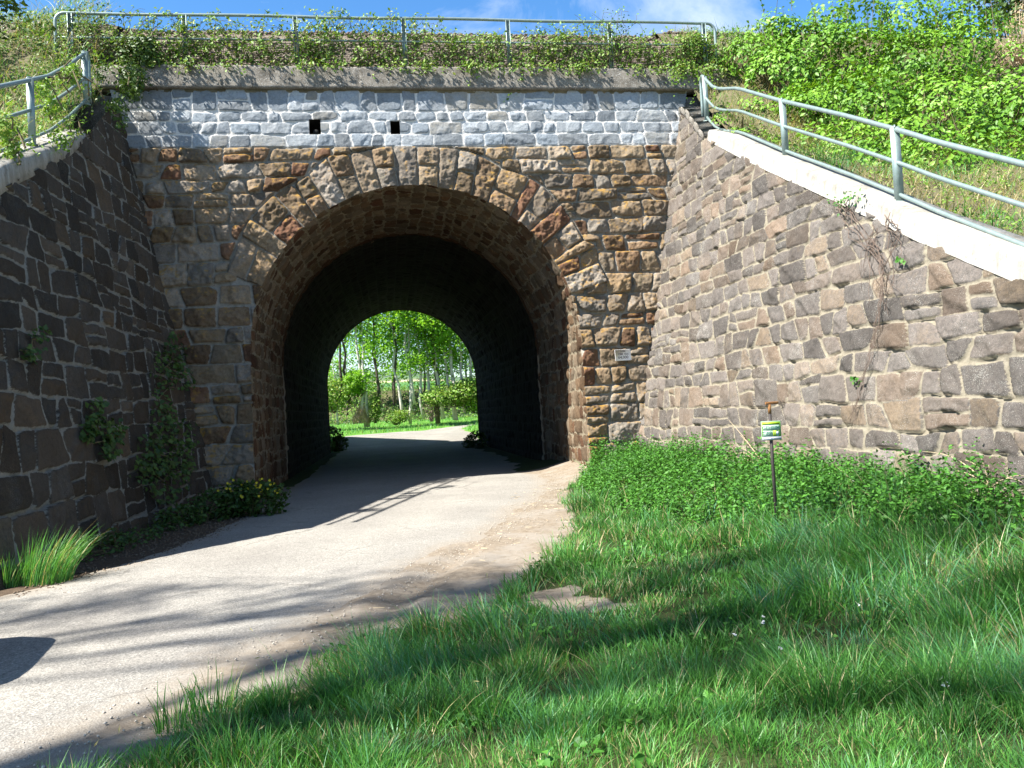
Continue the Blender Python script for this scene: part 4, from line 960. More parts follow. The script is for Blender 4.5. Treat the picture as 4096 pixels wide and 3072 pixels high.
# --- lawn
NETTLE = np.array([on_ground(u, v)[:2] for u, v in ((2300, 1968), (2330, 2000), (2420, 2040), (2560, 2085), (2750, 2110), (3000, 2120), (3250, 2128), (3500, 2140), (3800, 2165), (4096, 2200), (4400, 2260))])
NET_POLY = np.concatenate([NETTLE, [[7.5, -13.2], [7.5, 0.3], [3.95, 0.35]]])
def build_grass():
    parts = []; rg = rs(101)
    tot = 0
    for (d0, d1, dens, wd, hs) in ((0, 3.4, 12500, 0.0036, 1.05), (3.4, 5.5, 7500, 0.0045, 1.0), (5.5, 8.5, 2900, 0.008, 1.1), (8.5, 14, 1400, 0.011, 1.15), (14, 22, 650, 0.014, 1.1)):
        nt_ = int(24*20.5*20.3); per = int(dens*0.9/24); tx = rg.uniform(-6.5, 14, nt_); ty = rg.uniform(-20, 0.3, nt_)
        tr_ = rg.uniform(0.06, 0.17, nt_); th_ = rg.random(nt_); tcol = rg.normal(0, 1, nt_); tcount = rg.uniform(0.35, 1.0, nt_)
        kt = (np.hypot(tx-CAM[0], ty-CAM[1]) > d0-0.3) & (np.hypot(tx-CAM[0], ty-CAM[1]) < d1+0.3); tx, ty, tr_, th_, tcol, tcount = (a[kt] for a in (tx, ty, tr_, th_, tcol, tcount))
        ti = np.repeat(np.arange(len(tx)), int(per*1.5)); ti = ti[rg.random(len(ti)) < tcount[ti]]; off = rg.normal(0, 1, (len(ti), 2))*tr_[ti][:, None]
        x = tx[ti]+off[:, 0]; y = ty[ti]+off[:, 1]
        P = np.stack([x, y], 1); d = np.hypot(x-CAM[0], y-CAM[1]); k = (d >= d0) & (d < d1); P = P[k]; ti = ti[k]; off = off[k]
        dl = dist_line(P, LAWN[:17]); edge = 0.18*(fbm(P[:, 0]*2.2, P[:, 1]*2.2, 55, 3)-0.42)+0.05
        ins = in_poly(P, LAWN); sd = np.where(ins, dl, -dl)
        dens_k = np.clip((sd+0.10)/0.22+(fbm(P[:, 0]*3.5, P[:, 1]*3.5, 57, 3)-0.5)*2.2, 0, 1); dens_k[sd < -0.16] = 0
        db = np.hypot((P[:, 0]-BARE[0])/0.34, (P[:, 1]-BARE[1]+0.1)/0.45)+1.9*(fbm(P[:, 0]*4, P[:, 1]*4, 8, 4)-0.5)
        dens_k *= np.where(db < 0.85, 0.05, np.where(db < 1.3, 0.4, 1))
        thin = fbm(P[:, 0]*1.1+7, P[:, 1]*1.1, 59, 3); dens_k *= np.clip(0.6+1.5*(thin-0.3), 0.5, 1)
        nt_in = in_poly(P, NET_POLY); dens_k *= np.where(nt_in, 0.34, 1)
        k = rg.random(len(P)) < dens_k; P = P[k]; sd = sd[k]; ti = ti[k]; off = off[k]
        z = ground_z(P[:, 0], P[:, 1]); P3 = np.stack([P[:, 0], P[:, 1], z-0.01], 1); f = in_frame(P3); P3 = P3[f]; sd = sd[f]; ti = ti[f]; off = off[f]
        n = len(P3); tot += n
        tall = fbm(P3[:, 0]*0.55+3, P3[:, 1]*0.55, 61, 3); cl = fbm(P3[:, 0]*3.0, P3[:, 1]*3.0, 62, 2)
        tallf = sstep(0.40, 0.66, tall+0.025*P3[:, 0])
        H = (0.045+0.08*rg.random(n)+0.17*tallf*rg.random(n)**0.7+0.12*sstep(0.55, 0.8, cl)*rg.random(n))*(0.55+0.9*th_[ti])*hs*np.clip(0.55+sd/0.5, 0.55, 1)
        H *= 0.45+0.55*sstep(0.5, 1.3, np.hypot((P3[:, 0]-BARE[0])/0.9, (P3[:, 1]-BARE[1]+0.7)/1.3))
        H *= np.where(np.hypot(P3[:, 0]-CAM[0], P3[:, 1]-CAM[1]) < 4.2, 0.75, 1.0)
        wind = np.stack([-0.25+0.0*cl, 0.0*cl], 1)*tallf[:, None]
        lean = wind+rg.normal(0, 0.28, (n, 2))+0.30*off/tr_[ti][:, None]
        c = -0.06+0.50*fbm(P3[:, 0]*1.6, P3[:, 1]*1.6, 63, 3)+0.15*tcol[ti]+0.34*tallf*sstep(0.35, 0.65, fbm(P3[:, 0]*1.5+9, P3[:, 1]*1.5, 66, 4))*rg.random(n)**0.5+rg.normal(0, 0.09, n)
        dry = rg.random(n) < (0.05+0.16*(1-sstep(0.3, 0.5, thin[k][f])) + 0.12*np.exp(-np.clip(sd, 0, 9)/0.15)); c = np.where(dry, rg.uniform(0.84, 1.0, n), np.clip(c, 0, 0.72))
        parts.append(blade_mesh(P3, H, wd*(0.7+0.7*rg.random(n)), lean, np.clip(rg.normal(0.4, 0.25, n), 0, 1), rg, c, 3 if d1 < 9 else 2))
    V, F, A = merge(parts); tag(mesh_np('grass', V, F, L_grass, None, False, {'leaf': A}), 'rough green lawn of mixed grass between the track and the right wall', 'grass', None, 'stuff')
    # tall stems with seed heads
    n = 900; x = rg.uniform(-2, 9, n); y = rg.uniform(-17.3, -6, n); P = np.stack([x, y], 1); k = in_poly(P, LAWN) & (dist_line(P, LAWN[:17]) > 0.1) & ~in_poly(P, NET_POLY); P = P[k]
    P3 = np.stack([P[:, 0], P[:, 1], ground_z(P[:, 0], P[:, 1])], 1); P3 = P3[in_frame(P3)]; n = len(P3)
    H = rg.uniform(0.22, 0.48, n); ln = np.stack([rg.normal(-0.25, 0.2, n), rg.normal(0, 0.2, n)], 1)
    st = blade_mesh(P3, H, np.full(n, 0.0035), ln, np.full(n, 0.2), rg, rg.uniform(0.1, 0.5, n), 3)
    tip = P3+np.concatenate([ln*(H*0.86)[:, None], (H*0.88)[:, None]], 1)
    hd = leaf_mesh(tip, np.tile([0, -1.0, 0.2], (n, 1)), 0.034, rg, 0.4, 0.16, 0.1, rg.uniform(0.72, 0.95, n))
    V, F, A = merge([st, (hd[0], hd[1], hd[2])]); tag(mesh_np('seed_grass', V, F, L_grass, None, False, {'leaf': A}), 'thin tall grass stems with drooping seed heads standing in the lawn', 'grass', None, 'stuff')
    # white clover and small broad weeds
    n = 1500; x = rg.uniform(-3, 8, n); y = rg.uniform(-17.3, -8, n); P = np.stack([x, y], 1); P = P[in_poly(P, LAWN) & (fbm(x*0.8, y*0.8, 71, 3) > 0.52) & (np.hypot(x-BARE[0], y-BARE[1]) > 0.9)]
    P3 = np.stack([P[:, 0], P[:, 1], ground_z(P[:, 0], P[:, 1])+0.05], 1); P3 = P3[in_frame(P3)]
    n = len(P3); Pk = np.repeat(P3, 7, 0)+rg.normal(0, [0.045, 0.045, 0.02], (n*7, 3))
    leaves_obj('broadleaf_weeds', None, L_nettle, Pk, np.tile([0, -0.2, 1.0], (len(Pk), 1)), 0.045, 131, spread=0.8, aspect=0.75)
    tag(bpy.data.objects['broadleaf_weeds'], 'low broad leaved weeds scattered through the lawn', 'weeds', None, 'stuff')
    fl = P3[rg.random(n) < 0.05]; fl = np.repeat(fl, 6, 0)+[0, 0, 0.075]+rg.normal(0, 0.008, (len(fl)*6, 3))
    leaves_obj('lawn_flowers', None, L_flower, fl, np.tile([0, -0.3, 1.0], (len(fl), 1)), 0.016, 133, spread=1.2, aspect=0.8)
    tag(bpy.data.objects['lawn_flowers'], 'tiny white clover flowers dotted in the lawn', 'flowers', None, 'stuff')
build_grass()

def nettle_plants(P3, H, rg, size):
    parts = []; n = len(P3); lv = 7
    lean = rg.normal(0, 0.14, (n, 2))
    parts.append(blade_mesh(P3, H, np.full(n, 0.008), lean, np.zeros(n), rg, np.full(n, 0.15), 2))
    LP, LN, LS = [], [], []
    for k in range(lv):
        t = 0.22+0.78*k/(lv-1)
        for s in (0, 1):
            a = rg.random(n)*0.6+k*1.57+s*np.pi+P3[:, 0]*9; r = (0.055+0.03*rg.random(n))*(1.25-0.75*t)
            dirv = np.stack([np.cos(a), np.sin(a), np.zeros(n)], 1)
            LP.append(P3+np.concatenate([lean*(H*t)[:, None], (H*t)[:, None]], 1)+dirv*r[:, None]); LN.append(np.array([0, 0, 1.0])+dirv*0.55); LS.append(size*(1.2-0.55*t)*np.ones(n))
    P = np.concatenate(LP); Nn = np.concatenate(LN); S = np.concatenate(LS)
    parts.append(leaf_mesh(P, Nn, S, rg, 0.45, 0.55, 0.10, None, 0.5)); return parts
def build_nettles():
    rg = rs(201); n = 5600; x = rg.uniform(2.4, 7.5, n); y = rg.uniform(-14, 0.2, n); P = np.stack([x, y], 1)
    edge = dist_line(P, NETTLE); k = in_poly(P, NET_POLY) & (x < 4.86) | (in_poly(P, NET_POLY) & (y > 9)); 
    wallx = wing_x(ground_z(x, y), 1, y)-0.05; k = in_poly(P, NET_POLY) & (x < wallx) & (rg.random(n) < np.clip(edge/0.35+0.25, 0, 1)); P = P[k]; e = edge[k]
    P3 = np.stack([P[:, 0], P[:, 1], ground_z(P[:, 0], P[:, 1])-0.02], 1); f = in_frame(P3); P3 = P3[f]; e = e[f]
    H = (0.14+0.28*rg.random(len(P3))+0.24*sstep(0.45, 0.7, fbm(P3[:, 0]*1.3, P3[:, 1]*1.3, 3, 3)))*np.clip(0.5+e/0.9, 0.5, 1)
    V, F, A = merge(nettle_plants(P3, H, rg, 0.074)); tag(mesh_np('nettles', V, F, L_nettle, None, False, {'leaf': A}), 'dense bed of green nettles along the foot of the right wall', 'nettles', None, 'stuff')
build_nettles()

def leafy_plant(name, label, cat, spots, hts, seed, mat, size, n_each=1, group=None):
    rg = rs(seed); P3 = np.array(spots, float); t = thing(name, label, cat, tuple(P3.mean(0)), group=group)
    parts = nettle_plants(P3-P3.mean(0), np.array(hts, float), rg, size); V, F, A = merge(parts[1:]); mesh_np('leaves', V, F, mat, t, False, {'leaf': A})
    V, F, A = parts[0]; mesh_np('stems', V, F, L_ivy, t, False, {'leaf': A}); return t
rg = rs(303)
q = on_wall(3205, 1880, 1, -0.08)
leafy_plant('tall_nettle', 'tallest clump of dark nettles against the wall right of the green sign', 'nettle', [[q[0]-.06+rg.normal(0, .08), q[1]+rg.normal(0, .28), 0.3] for i in range(22)], rg.uniform(0.35, 0.72, 22), 305, L_nettle, 0.09)
q = on_plane(2560, 1840, (0, -0.1, 0), (0, 1, -BAT))
leafy_plant('corner_weed', 'leafy weed in the corner where the pier meets the right wall', 'weed', [[q[0]-0.15+rg.normal(0, .12), -0.35+rg.normal(0, .12), 0.3] for i in range(9)], rg.uniform(0.25, 0.55, 9), 307, L_nettle, 0.08)
q = on_wall(3690, 1840, 1, -0.08)
leafy_plant('tall_nettle', 'small upright nettle clump at the wall near the right edge of the picture', 'nettle', [[q[0]-.05+rg.normal(0, .06), q[1]+rg.normal(0, .16), 0.33] for i in range(12)], rg.uniform(0.25, 0.55, 12), 309, L_nettle, 0.085)

def grass_tuft(name, label, spot, rad, n, h0, h1, lean, seed, col=(0.1, 0.5)):
    rg = rs(seed); a = rg.random(n)*6.28; r = rad*np.sqrt(rg.random(n)); x = spot[0]+r*np.cos(a); y = spot[1]+r*np.sin(a)
    P = np.stack([x, y, ground_z(x, y)-0.01], 1); H = rg.uniform(h0, h1, n); ln = np.stack([np.cos(a), np.sin(a)], 1)*(0.25*r/rad)[:, None]+rg.normal(0, 0.12, (n, 2))+lean
    V, F, A = blade_mesh(P, H, 0.007*(0.7+0.7*rg.random(n)), ln, np.clip(rg.normal(0.6, 0.2, n), 0, 1), rg, np.where(rg.random(n) < 0.12, 0.9, rg.uniform(*col, n)), 4)
    return tag(mesh_np(name, V, F, L_grass, None, False, {'leaf': A}), label, 'grass tuft')
g1 = on_ground(190, 2330); g2 = on_ground(45, 2345)
grass_tuft('grass_tuft', 'tall bright grass tuft bending right at the left edge of the track', g1, 0.24, 420, 0.3, 0.72, np.array([0.32, 0.05]), 401)
grass_tuft('grass_tuft', 'smaller grass tuft at the very left edge of the picture', g2, 0.14, 160, 0.2, 0.5, np.array([0.2, 0.0]), 403)
rgt = rs(404)
for i, (u, v, lab) in enumerate(((700, 2860, 'first upright grass tuft leaning over the gravel at the lower left edge of the lawn'), (850, 2800, 'upright grass tuft at the bend of the lawn edge beside the lower track'), (1500, 2570, 'grass tuft on the lawn edge beside the bare track verge'), (2240, 2190, 'seeding grass tuft on the lawn edge near the worn dirt verge'))):
    s = on_ground(u, v+60); grass_tuft('grass_tuft', lab, s, 0.10+0.03*i, 60+20*i, 0.12, 0.34+0.05*(i == 3), np.array([0.0, 0.0]), 405+i)

# plants in the shade of the left wall
def wall_creeper(name, label, side, pts, n, seed, mat, size, stem_mat=M_stem):
    """ivy clinging to a retaining wall: pts (u, v, radius px, weight)"""
    rg = rs(seed); t = thing(name, label, 'creeper'); w = np.array([p[3] for p in pts], float); k = rg.choice(len(pts), n, p=w/w.sum())
    P = []
    nr = np.array([-side, 0, 0.21])
    for i in k:
        u, v, r, _ = pts[i]; a = rg.random()*6.28; rr = r*math.sqrt(rg.random())
        p = on_wall(u+rr*math.cos(a), v+rr*math.sin(a)*1.3, side); P.append(p+nr*rg.uniform(0.05, 0.2))
    P = np.array(P); c = rg.random(n); leaves_obj('leaves', t, mat, P, np.tile(nr+np.array([0, -0.4, 0.6]), (n, 1)), size, seed+1, spread=0.9, aspect=0.8)
    m = MB()
    for i in range(len(pts)-1):
        a = on_wall(pts[i][0], pts[i][1], side)+nr*0.06; b = on_wall(pts[i+1][0], pts[i+1][1], side)+nr*0.06
        s = np.linspace(0, 1, 6)[:, None]; l = a+(b-a)*s; l[1:-1] += rg.normal(0, 0.05, (4, 3)); m.tube(l, 0.012, 5)
    m.obj('stems', stem_mat, t); return t
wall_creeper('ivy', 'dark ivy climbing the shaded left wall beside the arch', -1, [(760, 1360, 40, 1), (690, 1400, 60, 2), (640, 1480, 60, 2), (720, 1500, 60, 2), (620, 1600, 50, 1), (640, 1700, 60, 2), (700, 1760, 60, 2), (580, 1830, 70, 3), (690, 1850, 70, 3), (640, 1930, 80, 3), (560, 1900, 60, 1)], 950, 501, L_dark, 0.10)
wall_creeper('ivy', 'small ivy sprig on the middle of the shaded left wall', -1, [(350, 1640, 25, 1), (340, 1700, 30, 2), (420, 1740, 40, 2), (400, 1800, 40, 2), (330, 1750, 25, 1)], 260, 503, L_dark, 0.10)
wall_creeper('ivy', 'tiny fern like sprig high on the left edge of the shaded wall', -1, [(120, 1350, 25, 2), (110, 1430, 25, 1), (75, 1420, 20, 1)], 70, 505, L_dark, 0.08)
def mound(name, label, cat, blobs, n, seed, mat, size, flowers=0):
    rg = rs(seed); c = np.array(blobs, float)[:, :3].mean(0); t = thing(name, label, cat, (c[0], c[1], float(ground_z(c[0], c[1]))))
    P, d = blob_points(blobs, n, rg, 0.5); off = np.array([c[0], c[1], float(ground_z(c[0], c[1]))])
    P = P[P[:, 2] > off[2]]; 
    d = np.zeros_like(P)+[0, -0.2, 1.0]
    leaves_obj('leaves', t, mat, P-off, d+rs(seed+5).normal(0, .3, P.shape), size, seed+1, spread=0.9, aspect=0.7)
    m = MB()
    for i in range(26):
        p = P[rg.integers(len(P))]-off; b = np.array([p[0]*0.45, p[1]*0.45, 0]); m.tube([b, b*0.4+p*0.6+[0, 0, 0.03], p], [0.007, 0.005, 0.003], 4, False)
    m.obj('stems', M_stem, t)
    if flowers:
        f = P[np.argsort(-P[:, 2]+P[:, 1]*0.3)[:len(P)//3]]; f = f[rg.choice(len(f), flowers)]-off+[0, -0.03, 0.03]
        for q in range(flowers):      # each flower its own small part: five petals round a centre
            a = np.arange(5)*1.2566+rg.random(); m = MB(); c = f[q]; r = 0.024
            pet = np.stack([np.cos(a), -0.35*np.ones(5), np.sin(a)], 1)*r; sd = np.stack([-np.sin(a), 0*a, np.cos(a)], 1)*r*.5
            V = np.concatenate([[c], c+pet, c+pet*.6+sd, c+pet*.6-sd]); m.add(V, None, [[0, 6+k, 1+k] for k in range(5)]+[[0, 1+k, 11+k] for k in range(5)], np.ones((16, 4))*.5)
            m.obj('flower', L_yellow, t, attr='leaf')
    return t
g = on_ground(1075, 2060)
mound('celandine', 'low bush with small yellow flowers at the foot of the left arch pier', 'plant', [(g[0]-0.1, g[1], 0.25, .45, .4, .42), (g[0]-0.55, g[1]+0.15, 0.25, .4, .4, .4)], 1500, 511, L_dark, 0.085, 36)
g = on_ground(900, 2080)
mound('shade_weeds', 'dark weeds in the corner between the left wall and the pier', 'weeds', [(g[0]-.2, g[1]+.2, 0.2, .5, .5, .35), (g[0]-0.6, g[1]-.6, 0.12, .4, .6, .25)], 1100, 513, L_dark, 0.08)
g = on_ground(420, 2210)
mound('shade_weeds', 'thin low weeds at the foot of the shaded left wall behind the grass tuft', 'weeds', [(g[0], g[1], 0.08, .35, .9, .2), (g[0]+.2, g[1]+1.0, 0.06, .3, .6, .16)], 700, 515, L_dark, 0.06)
g = on_ground(1350, 1805)
mound('exit_weeds', 'dark weed clump at the left foot of the far tunnel mouth', 'weeds', [(g[0]-.25, g[1], 0.5, .6, .6, .9), (g[0]+.1, g[1]-.2, .35, .5, .5, .5)], 1300, 517, L_dark, 0.13)
g = on_ground(1900, 1790)
mound('exit_weeds', 'small weed clump at the right foot of the far tunnel mouth', 'weeds', [(g[0]+.1, g[1], 0.3, .5, .5, .5), (g[0]-.3, g[1]-.2, .2, .3, .4, .35)], 700, 519, L_dark, 0.12)
# dead leaves and grit along the left foot of the wall
rgp = rs(601); n = 2600; x = rgp.uniform(-4.7, -3.2, n); y = rgp.uniform(-9.8, 0, n); pebbles('leaf_litter', np.stack([x, y, ground_z(x, y)+0.008], 1), 0.008, 0.022, plain_mat('litter', (0.06, 0.04, 0.03), (0.22, 0.17, 0.12), 30, 0.95, bs=0), 603)
def road_grit():
    rg = rs(605); n = 9000; k = rg.integers(0, len(ROAD_R), n); P = ROAD_R[k]+rg.normal(0, 0.28, (n, 2)); k2 = P[:, 1] > -17.5; P = P[k2]
    P = P[in_frame(np.concatenate([P, np.zeros((len(P), 1))], 1), 100, 100) & (P[:, 1] < 1)]
    pebbles('road_grit', np.stack([P[:, 0], P[:, 1], ground_z(P[:, 0], P[:, 1])+0.012], 1), 0.004, 0.013, plain_mat('grit', (0.28, 0.24, 0.19), (0.55, 0.5, 0.43), 40, 0.9, bs=0), 607)
    n = 700; P = np.stack([rg.uniform(-1.5, 3.2, n), rg.uniform(-12.5, -1.5, n)], 1); P = P[(dist_line(P, LAWN[:17]) < 1.0) & ~in_poly(P, LAWN)]; a = rg.random(len(P))*6.28; L = rg.uniform(0.02, 0.06, len(P)); m = MB()
    z = ground_z(P[:, 0], P[:, 1])+0.03
    d = np.stack([np.cos(a)*L, np.sin(a)*L, 0*a], 1); w = np.stack([-np.sin(a), np.cos(a), 0*a], 1)*0.0025; c = np.concatenate([P, z[:, None]], 1)
    V = np.stack([c-d-w, c+d-w, c+d+w+[0, 0, .004], c-d+w+[0, 0, .004]], 1).reshape(-1, 3)
    tag(mesh_np('straw', V, [np.arange(len(P))[:, None]*4+np.arange(4)], M_straw), kind='stuff')
road_grit()

# dead stems and the brown dead vine on the right wall
def stems_thing(name, label, cat, paths, r, mat):
    t = thing(name, label, cat); m = MB()
    for p in paths: m.tube(np.array(p), np.linspace(r, r*0.4, len(p)), 5)
    m.obj('stems', mat, t); return t
def on_wing(u, v, off=0.05): return on_wall(u, v, 1, -off)
rgv = rs(701)
def wig(pts, off, amp=9):
    pts = np.array(pts, float); s = np.linspace(0, len(pts)-1, len(pts)*4); o = []
    for a in s:
        i = min(int(a), len(pts)-2); f = a-i; u, v = pts[i]*(1-f)+pts[i+1]*f; o.append(on_wing(u+rgv.normal(0, amp), v+rgv.normal(0, amp), off+abs(rgv.normal(0, 0.012))))
    return o
vine = [wig([(3360+dx, 800), (3390+dx, 860), (3440+dx*1.5, 940), (3510+dx*0.6, 1010), (3530+dx*.3, 1100), (3515+dx*.2, 1250), (3480+dx*.2, 1420), (3440+dx*.2, 1560), (3400+dx*.3, 1700+dx)], 0.085, 7) for dx in (-26, -12, 0, 9, 22)]
vine += [wig([(3500, 900+i*12), (3470+rgv.normal(0, 30), 960+i*20), (3500+rgv.normal(0, 50), 1080+i*30)], 0.085, 8) for i in range(6)]
vine += [wig([(3550, 850+i*10), (3575+rgv.normal(0, 20), 950), (3560+rgv.normal(0, 30), 1050+i*30), (3545, 1150+i*30)], 0.085, 8) for i in range(5)]
dv = stems_thing('dead_vine', 'brown dead vine hanging down the middle of the sunlit right wall', 'vine', vine, 0.0065, M_deadvine)
pts = np.array([on_wing(3420+rgv.normal(0, 14), 1520+rgv.normal(0, 10), 0.08) for i in range(16)]+[on_wing(3600+rgv.normal(0, 14), 1042+rgv.normal(0, 9), 0.08) for i in range(14)]+[on_wing(3390+rgv.normal(0, 40), 800+rgv.normal(0, 20), 0.15) for i in range(50)])
leaves_obj('leaves', dv, L_nettle, pts, np.tile([-0.8, -0.3, 0.5], (len(pts), 1)), 0.06, 703, spread=0.9, aspect=0.75)
def arch_stem(u0, v0, u1, v1, sag, off0=0.12, off1=0.25):
    o = []
    for t in np.linspace(0, 1, 8): o.append(on_wing(u0+(u1-u0)*t, v0+(v1-v0)*t-sag*math.sin(math.pi*t), off0+(off1-off0)*t))
    return o
stems_thing('dry_grass_clump', 'dry pale stems leaning out of the nettles left of the green sign', 'dry stems', [arch_stem(3060, 1862, 2915, 1680, 6), arch_stem(3050, 1860, 2960, 1740, 10), arch_stem(3040, 1858, 2900, 1830, 30), arch_stem(3030, 1862, 2880, 1845, 25), arch_stem(3020, 1866, 2960, 1810, 20), arch_stem(3110, 1870, 3180, 1895, 6), arch_stem(3045, 1860, 2930, 1790, 22)], 0.0075, M_straw)
stems_thing('dry_grass_clump', 'dry pale stems arching over the nettles near the right edge of the picture', 'dry stems', [arch_stem(3965, 1950, 3690, 1806, 40), arch_stem(3960, 1948, 3780, 1880, 20), arch_stem(3962, 1948, 3925, 1830, 0), arch_stem(3970, 1946, 4090, 1930, 25), arch_stem(3965, 1952, 4110, 1905, 20), arch_stem(3955, 1950, 3935, 1985, 24), arch_stem(3968, 1945, 3955, 1860, 0), arch_stem(3960, 1945, 3860, 1840, 25)], 0.0075, M_straw)

# ------------------------------------------------------------------ bushes, creepers and slope cover on the embankment
def bush(name, label, cat, blobs, n, seed, mat, size, shoots=0, twigs=60, root=None, spread=0.62, shell=0.62, up=0.5, stem=M_stem):
    """blobs: (u, v, y, radius m) -> lumpy crown in the world"""
    rg = rs(seed); B = []
    for u, v, y, r in blobs:
        c = at_y(u, v, y); B.append((c[0], c[1], c[2], r, r*0.9, r*0.95))
    Bn = np.array(B); o = np.array([Bn[:, 0].mean(), Bn[:, 1].mean(), 0]); o[2] = float(slope_z(o[0], o[1])) if root is None else Bn[:, 2].min()-0.15
    t = thing(name, label, cat, tuple(o))
    P, d = blob_points(B, n, rg, shell); keep = (P[:, 2] > slope_z(P[:, 0], P[:, 1])+0.02) | (root is not None); P = P[keep]; d = d[keep]
    kk = fbm(P[:, 0]*1.9+P[:, 1]*1.3, P[:, 2]*1.9-P[:, 1]*0.8, seed+2, 3) > rg.uniform(0.38, 0.52, len(P)); P = P[kk]; d = d[kk]
    c = np.clip(0.15+0.7*fbm(P[:, 0]*1.2+P[:, 1], P[:, 2]*1.2, seed, 3)+rg.normal(0, 0.14, len(P)), 0, 1)
    parts = [leaf_mesh(P-o, d*1.15+np.array([-0.25, -0.15, up*0.7]), size, rg, spread, 0.62, 0.14, c, 0.4)]
    m = MB()
    for i in range(twigs):
        e = P[rg.integers(len(P))]-o; b = np.array([e[0]*0.35, e[1]*0.35, min(0.0, e[2])]) if root is None else e+rg.normal(0, .16, 3)-[0, 0, .12]; mid = b*0.45+e*0.55+np.array([0, 0, 0.12])+rg.normal(0, 0.07, 3)
        m.tube([b, mid, e], [0.018, 0.011, 0.004], 5, False)
    for i in range(shoots):            # upright leafy shoots over the top
        k = rg.integers(len(Bn)); a = rg.random()*6.28; r = rg.random()**0.5*0.8
        b = Bn[k, :3]+Bn[k, 3:]*np.array([r*math.cos(a), r*math.sin(a), math.sqrt(1-r*r)*0.9]); L = rg.uniform(0.35, 0.95); dr = np.array([rg.normal(0, .18), rg.normal(0, .18), 1.0])
        pts = np.array([b, b+dr*L*0.5, b+dr*L]); m.tube(pts-o, [0.008, 0.006, 0.003], 4, False)
        k2 = int(14*L)+6; s = rg.random(k2)[:, None]; q = b+dr*L*s+rg.normal(0, 0.04, (k2, 3))
        parts.append(leaf_mesh(q-o, rg.normal(0, 1, (k2, 3))+[-.2, -.3, .5], size*0.9, rg, 0.5, 0.6, 0.14, rg.uniform(0.3, 0.8, k2), 0.2))
    V, F, A = merge(parts); mesh_np('leaves', V, F, mat, t, False, {'leaf': A})
    m.obj('branches', stem, t); return t
bush('green_bush', 'bright green bush at the left end of the hedge, beside the right railing top', 'bush', [(3010, 240, 0.6, .75), (3110, 120, .8, .6), (3130, 330, -0.2, 1.0), (3090, 190, 1.0, .8), (3220, 520, -1.8, 1.05), (3050, 460, -0.6, .6), (3230, 220, .6, 1.0)], 11664, 801, L_bush, 0.115, 16)
bush('green_bush', 'tall dense bright green bush behind the second post of the right railing', 'bush', [(3400, 250, -.3, 1.15), (3330, 90, .8, .75), (3460, 70, .6, .7), (3450, 470, -2.0, 1.25), (3560, 300, -1.0, 1.1), (3400, 640, -3.6, .8), (3340, 400, -1.6, 1.0), (3250, 640, -3.2, .8), (3500, 720, -4.4, .9)], 14904, 803, L_bush, 0.115, 22)
bush('green_bush', 'broad bright green bush above the third post of the right railing', 'bush', [(3700, 300, -1.0, 1.2), (3640, 90, .4, .85), (3780, 110, .4, .75), (3780, 500, -2.6, 1.2), (3620, 620, -3.8, 1.0), (3830, 220, -.6, .9), (3740, 720, -4.8, .9), (3640, 780, -5.2, .6)], 14256, 805, L_bush, 0.115, 22)
bush('green_bush', 'yellowish green bush at the right edge of the picture above the dry slope', 'bush', [(4000, 450, -2.2, 1.2), (3930, 660, -4.0, 1.0), (4150, 520, -3.2, 1.3), (4200, 740, -5.2, 1.0), (3860, 700, -4.6, .7), (4080, 300, -.8, 1.0), (3930, 150, .3, .9), (3880, 60, .8, .7)], 12960, 807, L_bush, 0.115, 10)
bush('low_shrub', 'low green shrub growing under the right railing near its top', 'shrub', [(2960, 560, -2.2, .32), (3060, 590, -2.7, .36), (2890, 500, -1.5, .28)], 1300, 809, L_bush, 0.07, 2, 16)
bush('hillside_tree', 'dark green tree crown in the top right corner of the picture', 'tree', [(4010, 20, 4.0, 1.3), (4120, 120, 3.5, 1.6), (4060, -120, 4.5, 1.6), (4200, -40, 4, 1.6)], 5200, 811, L_dark, 0.16, 8)
bush('dry_bush', 'brownish half dead bush below the tree in the top right corner', 'bush', [(4080, 190, 1.2, .9), (4140, 120, 1.6, 1.0), (4040, 260, .8, .6)], 2600, 813, leaf_mat('dry_leaves', [(0.24, 0.17, 0.10), (0.34, 0.26, 0.17), (0.20, 0.22, 0.07)], 0.2), 0.08, 0, 160, stem=M_straw)

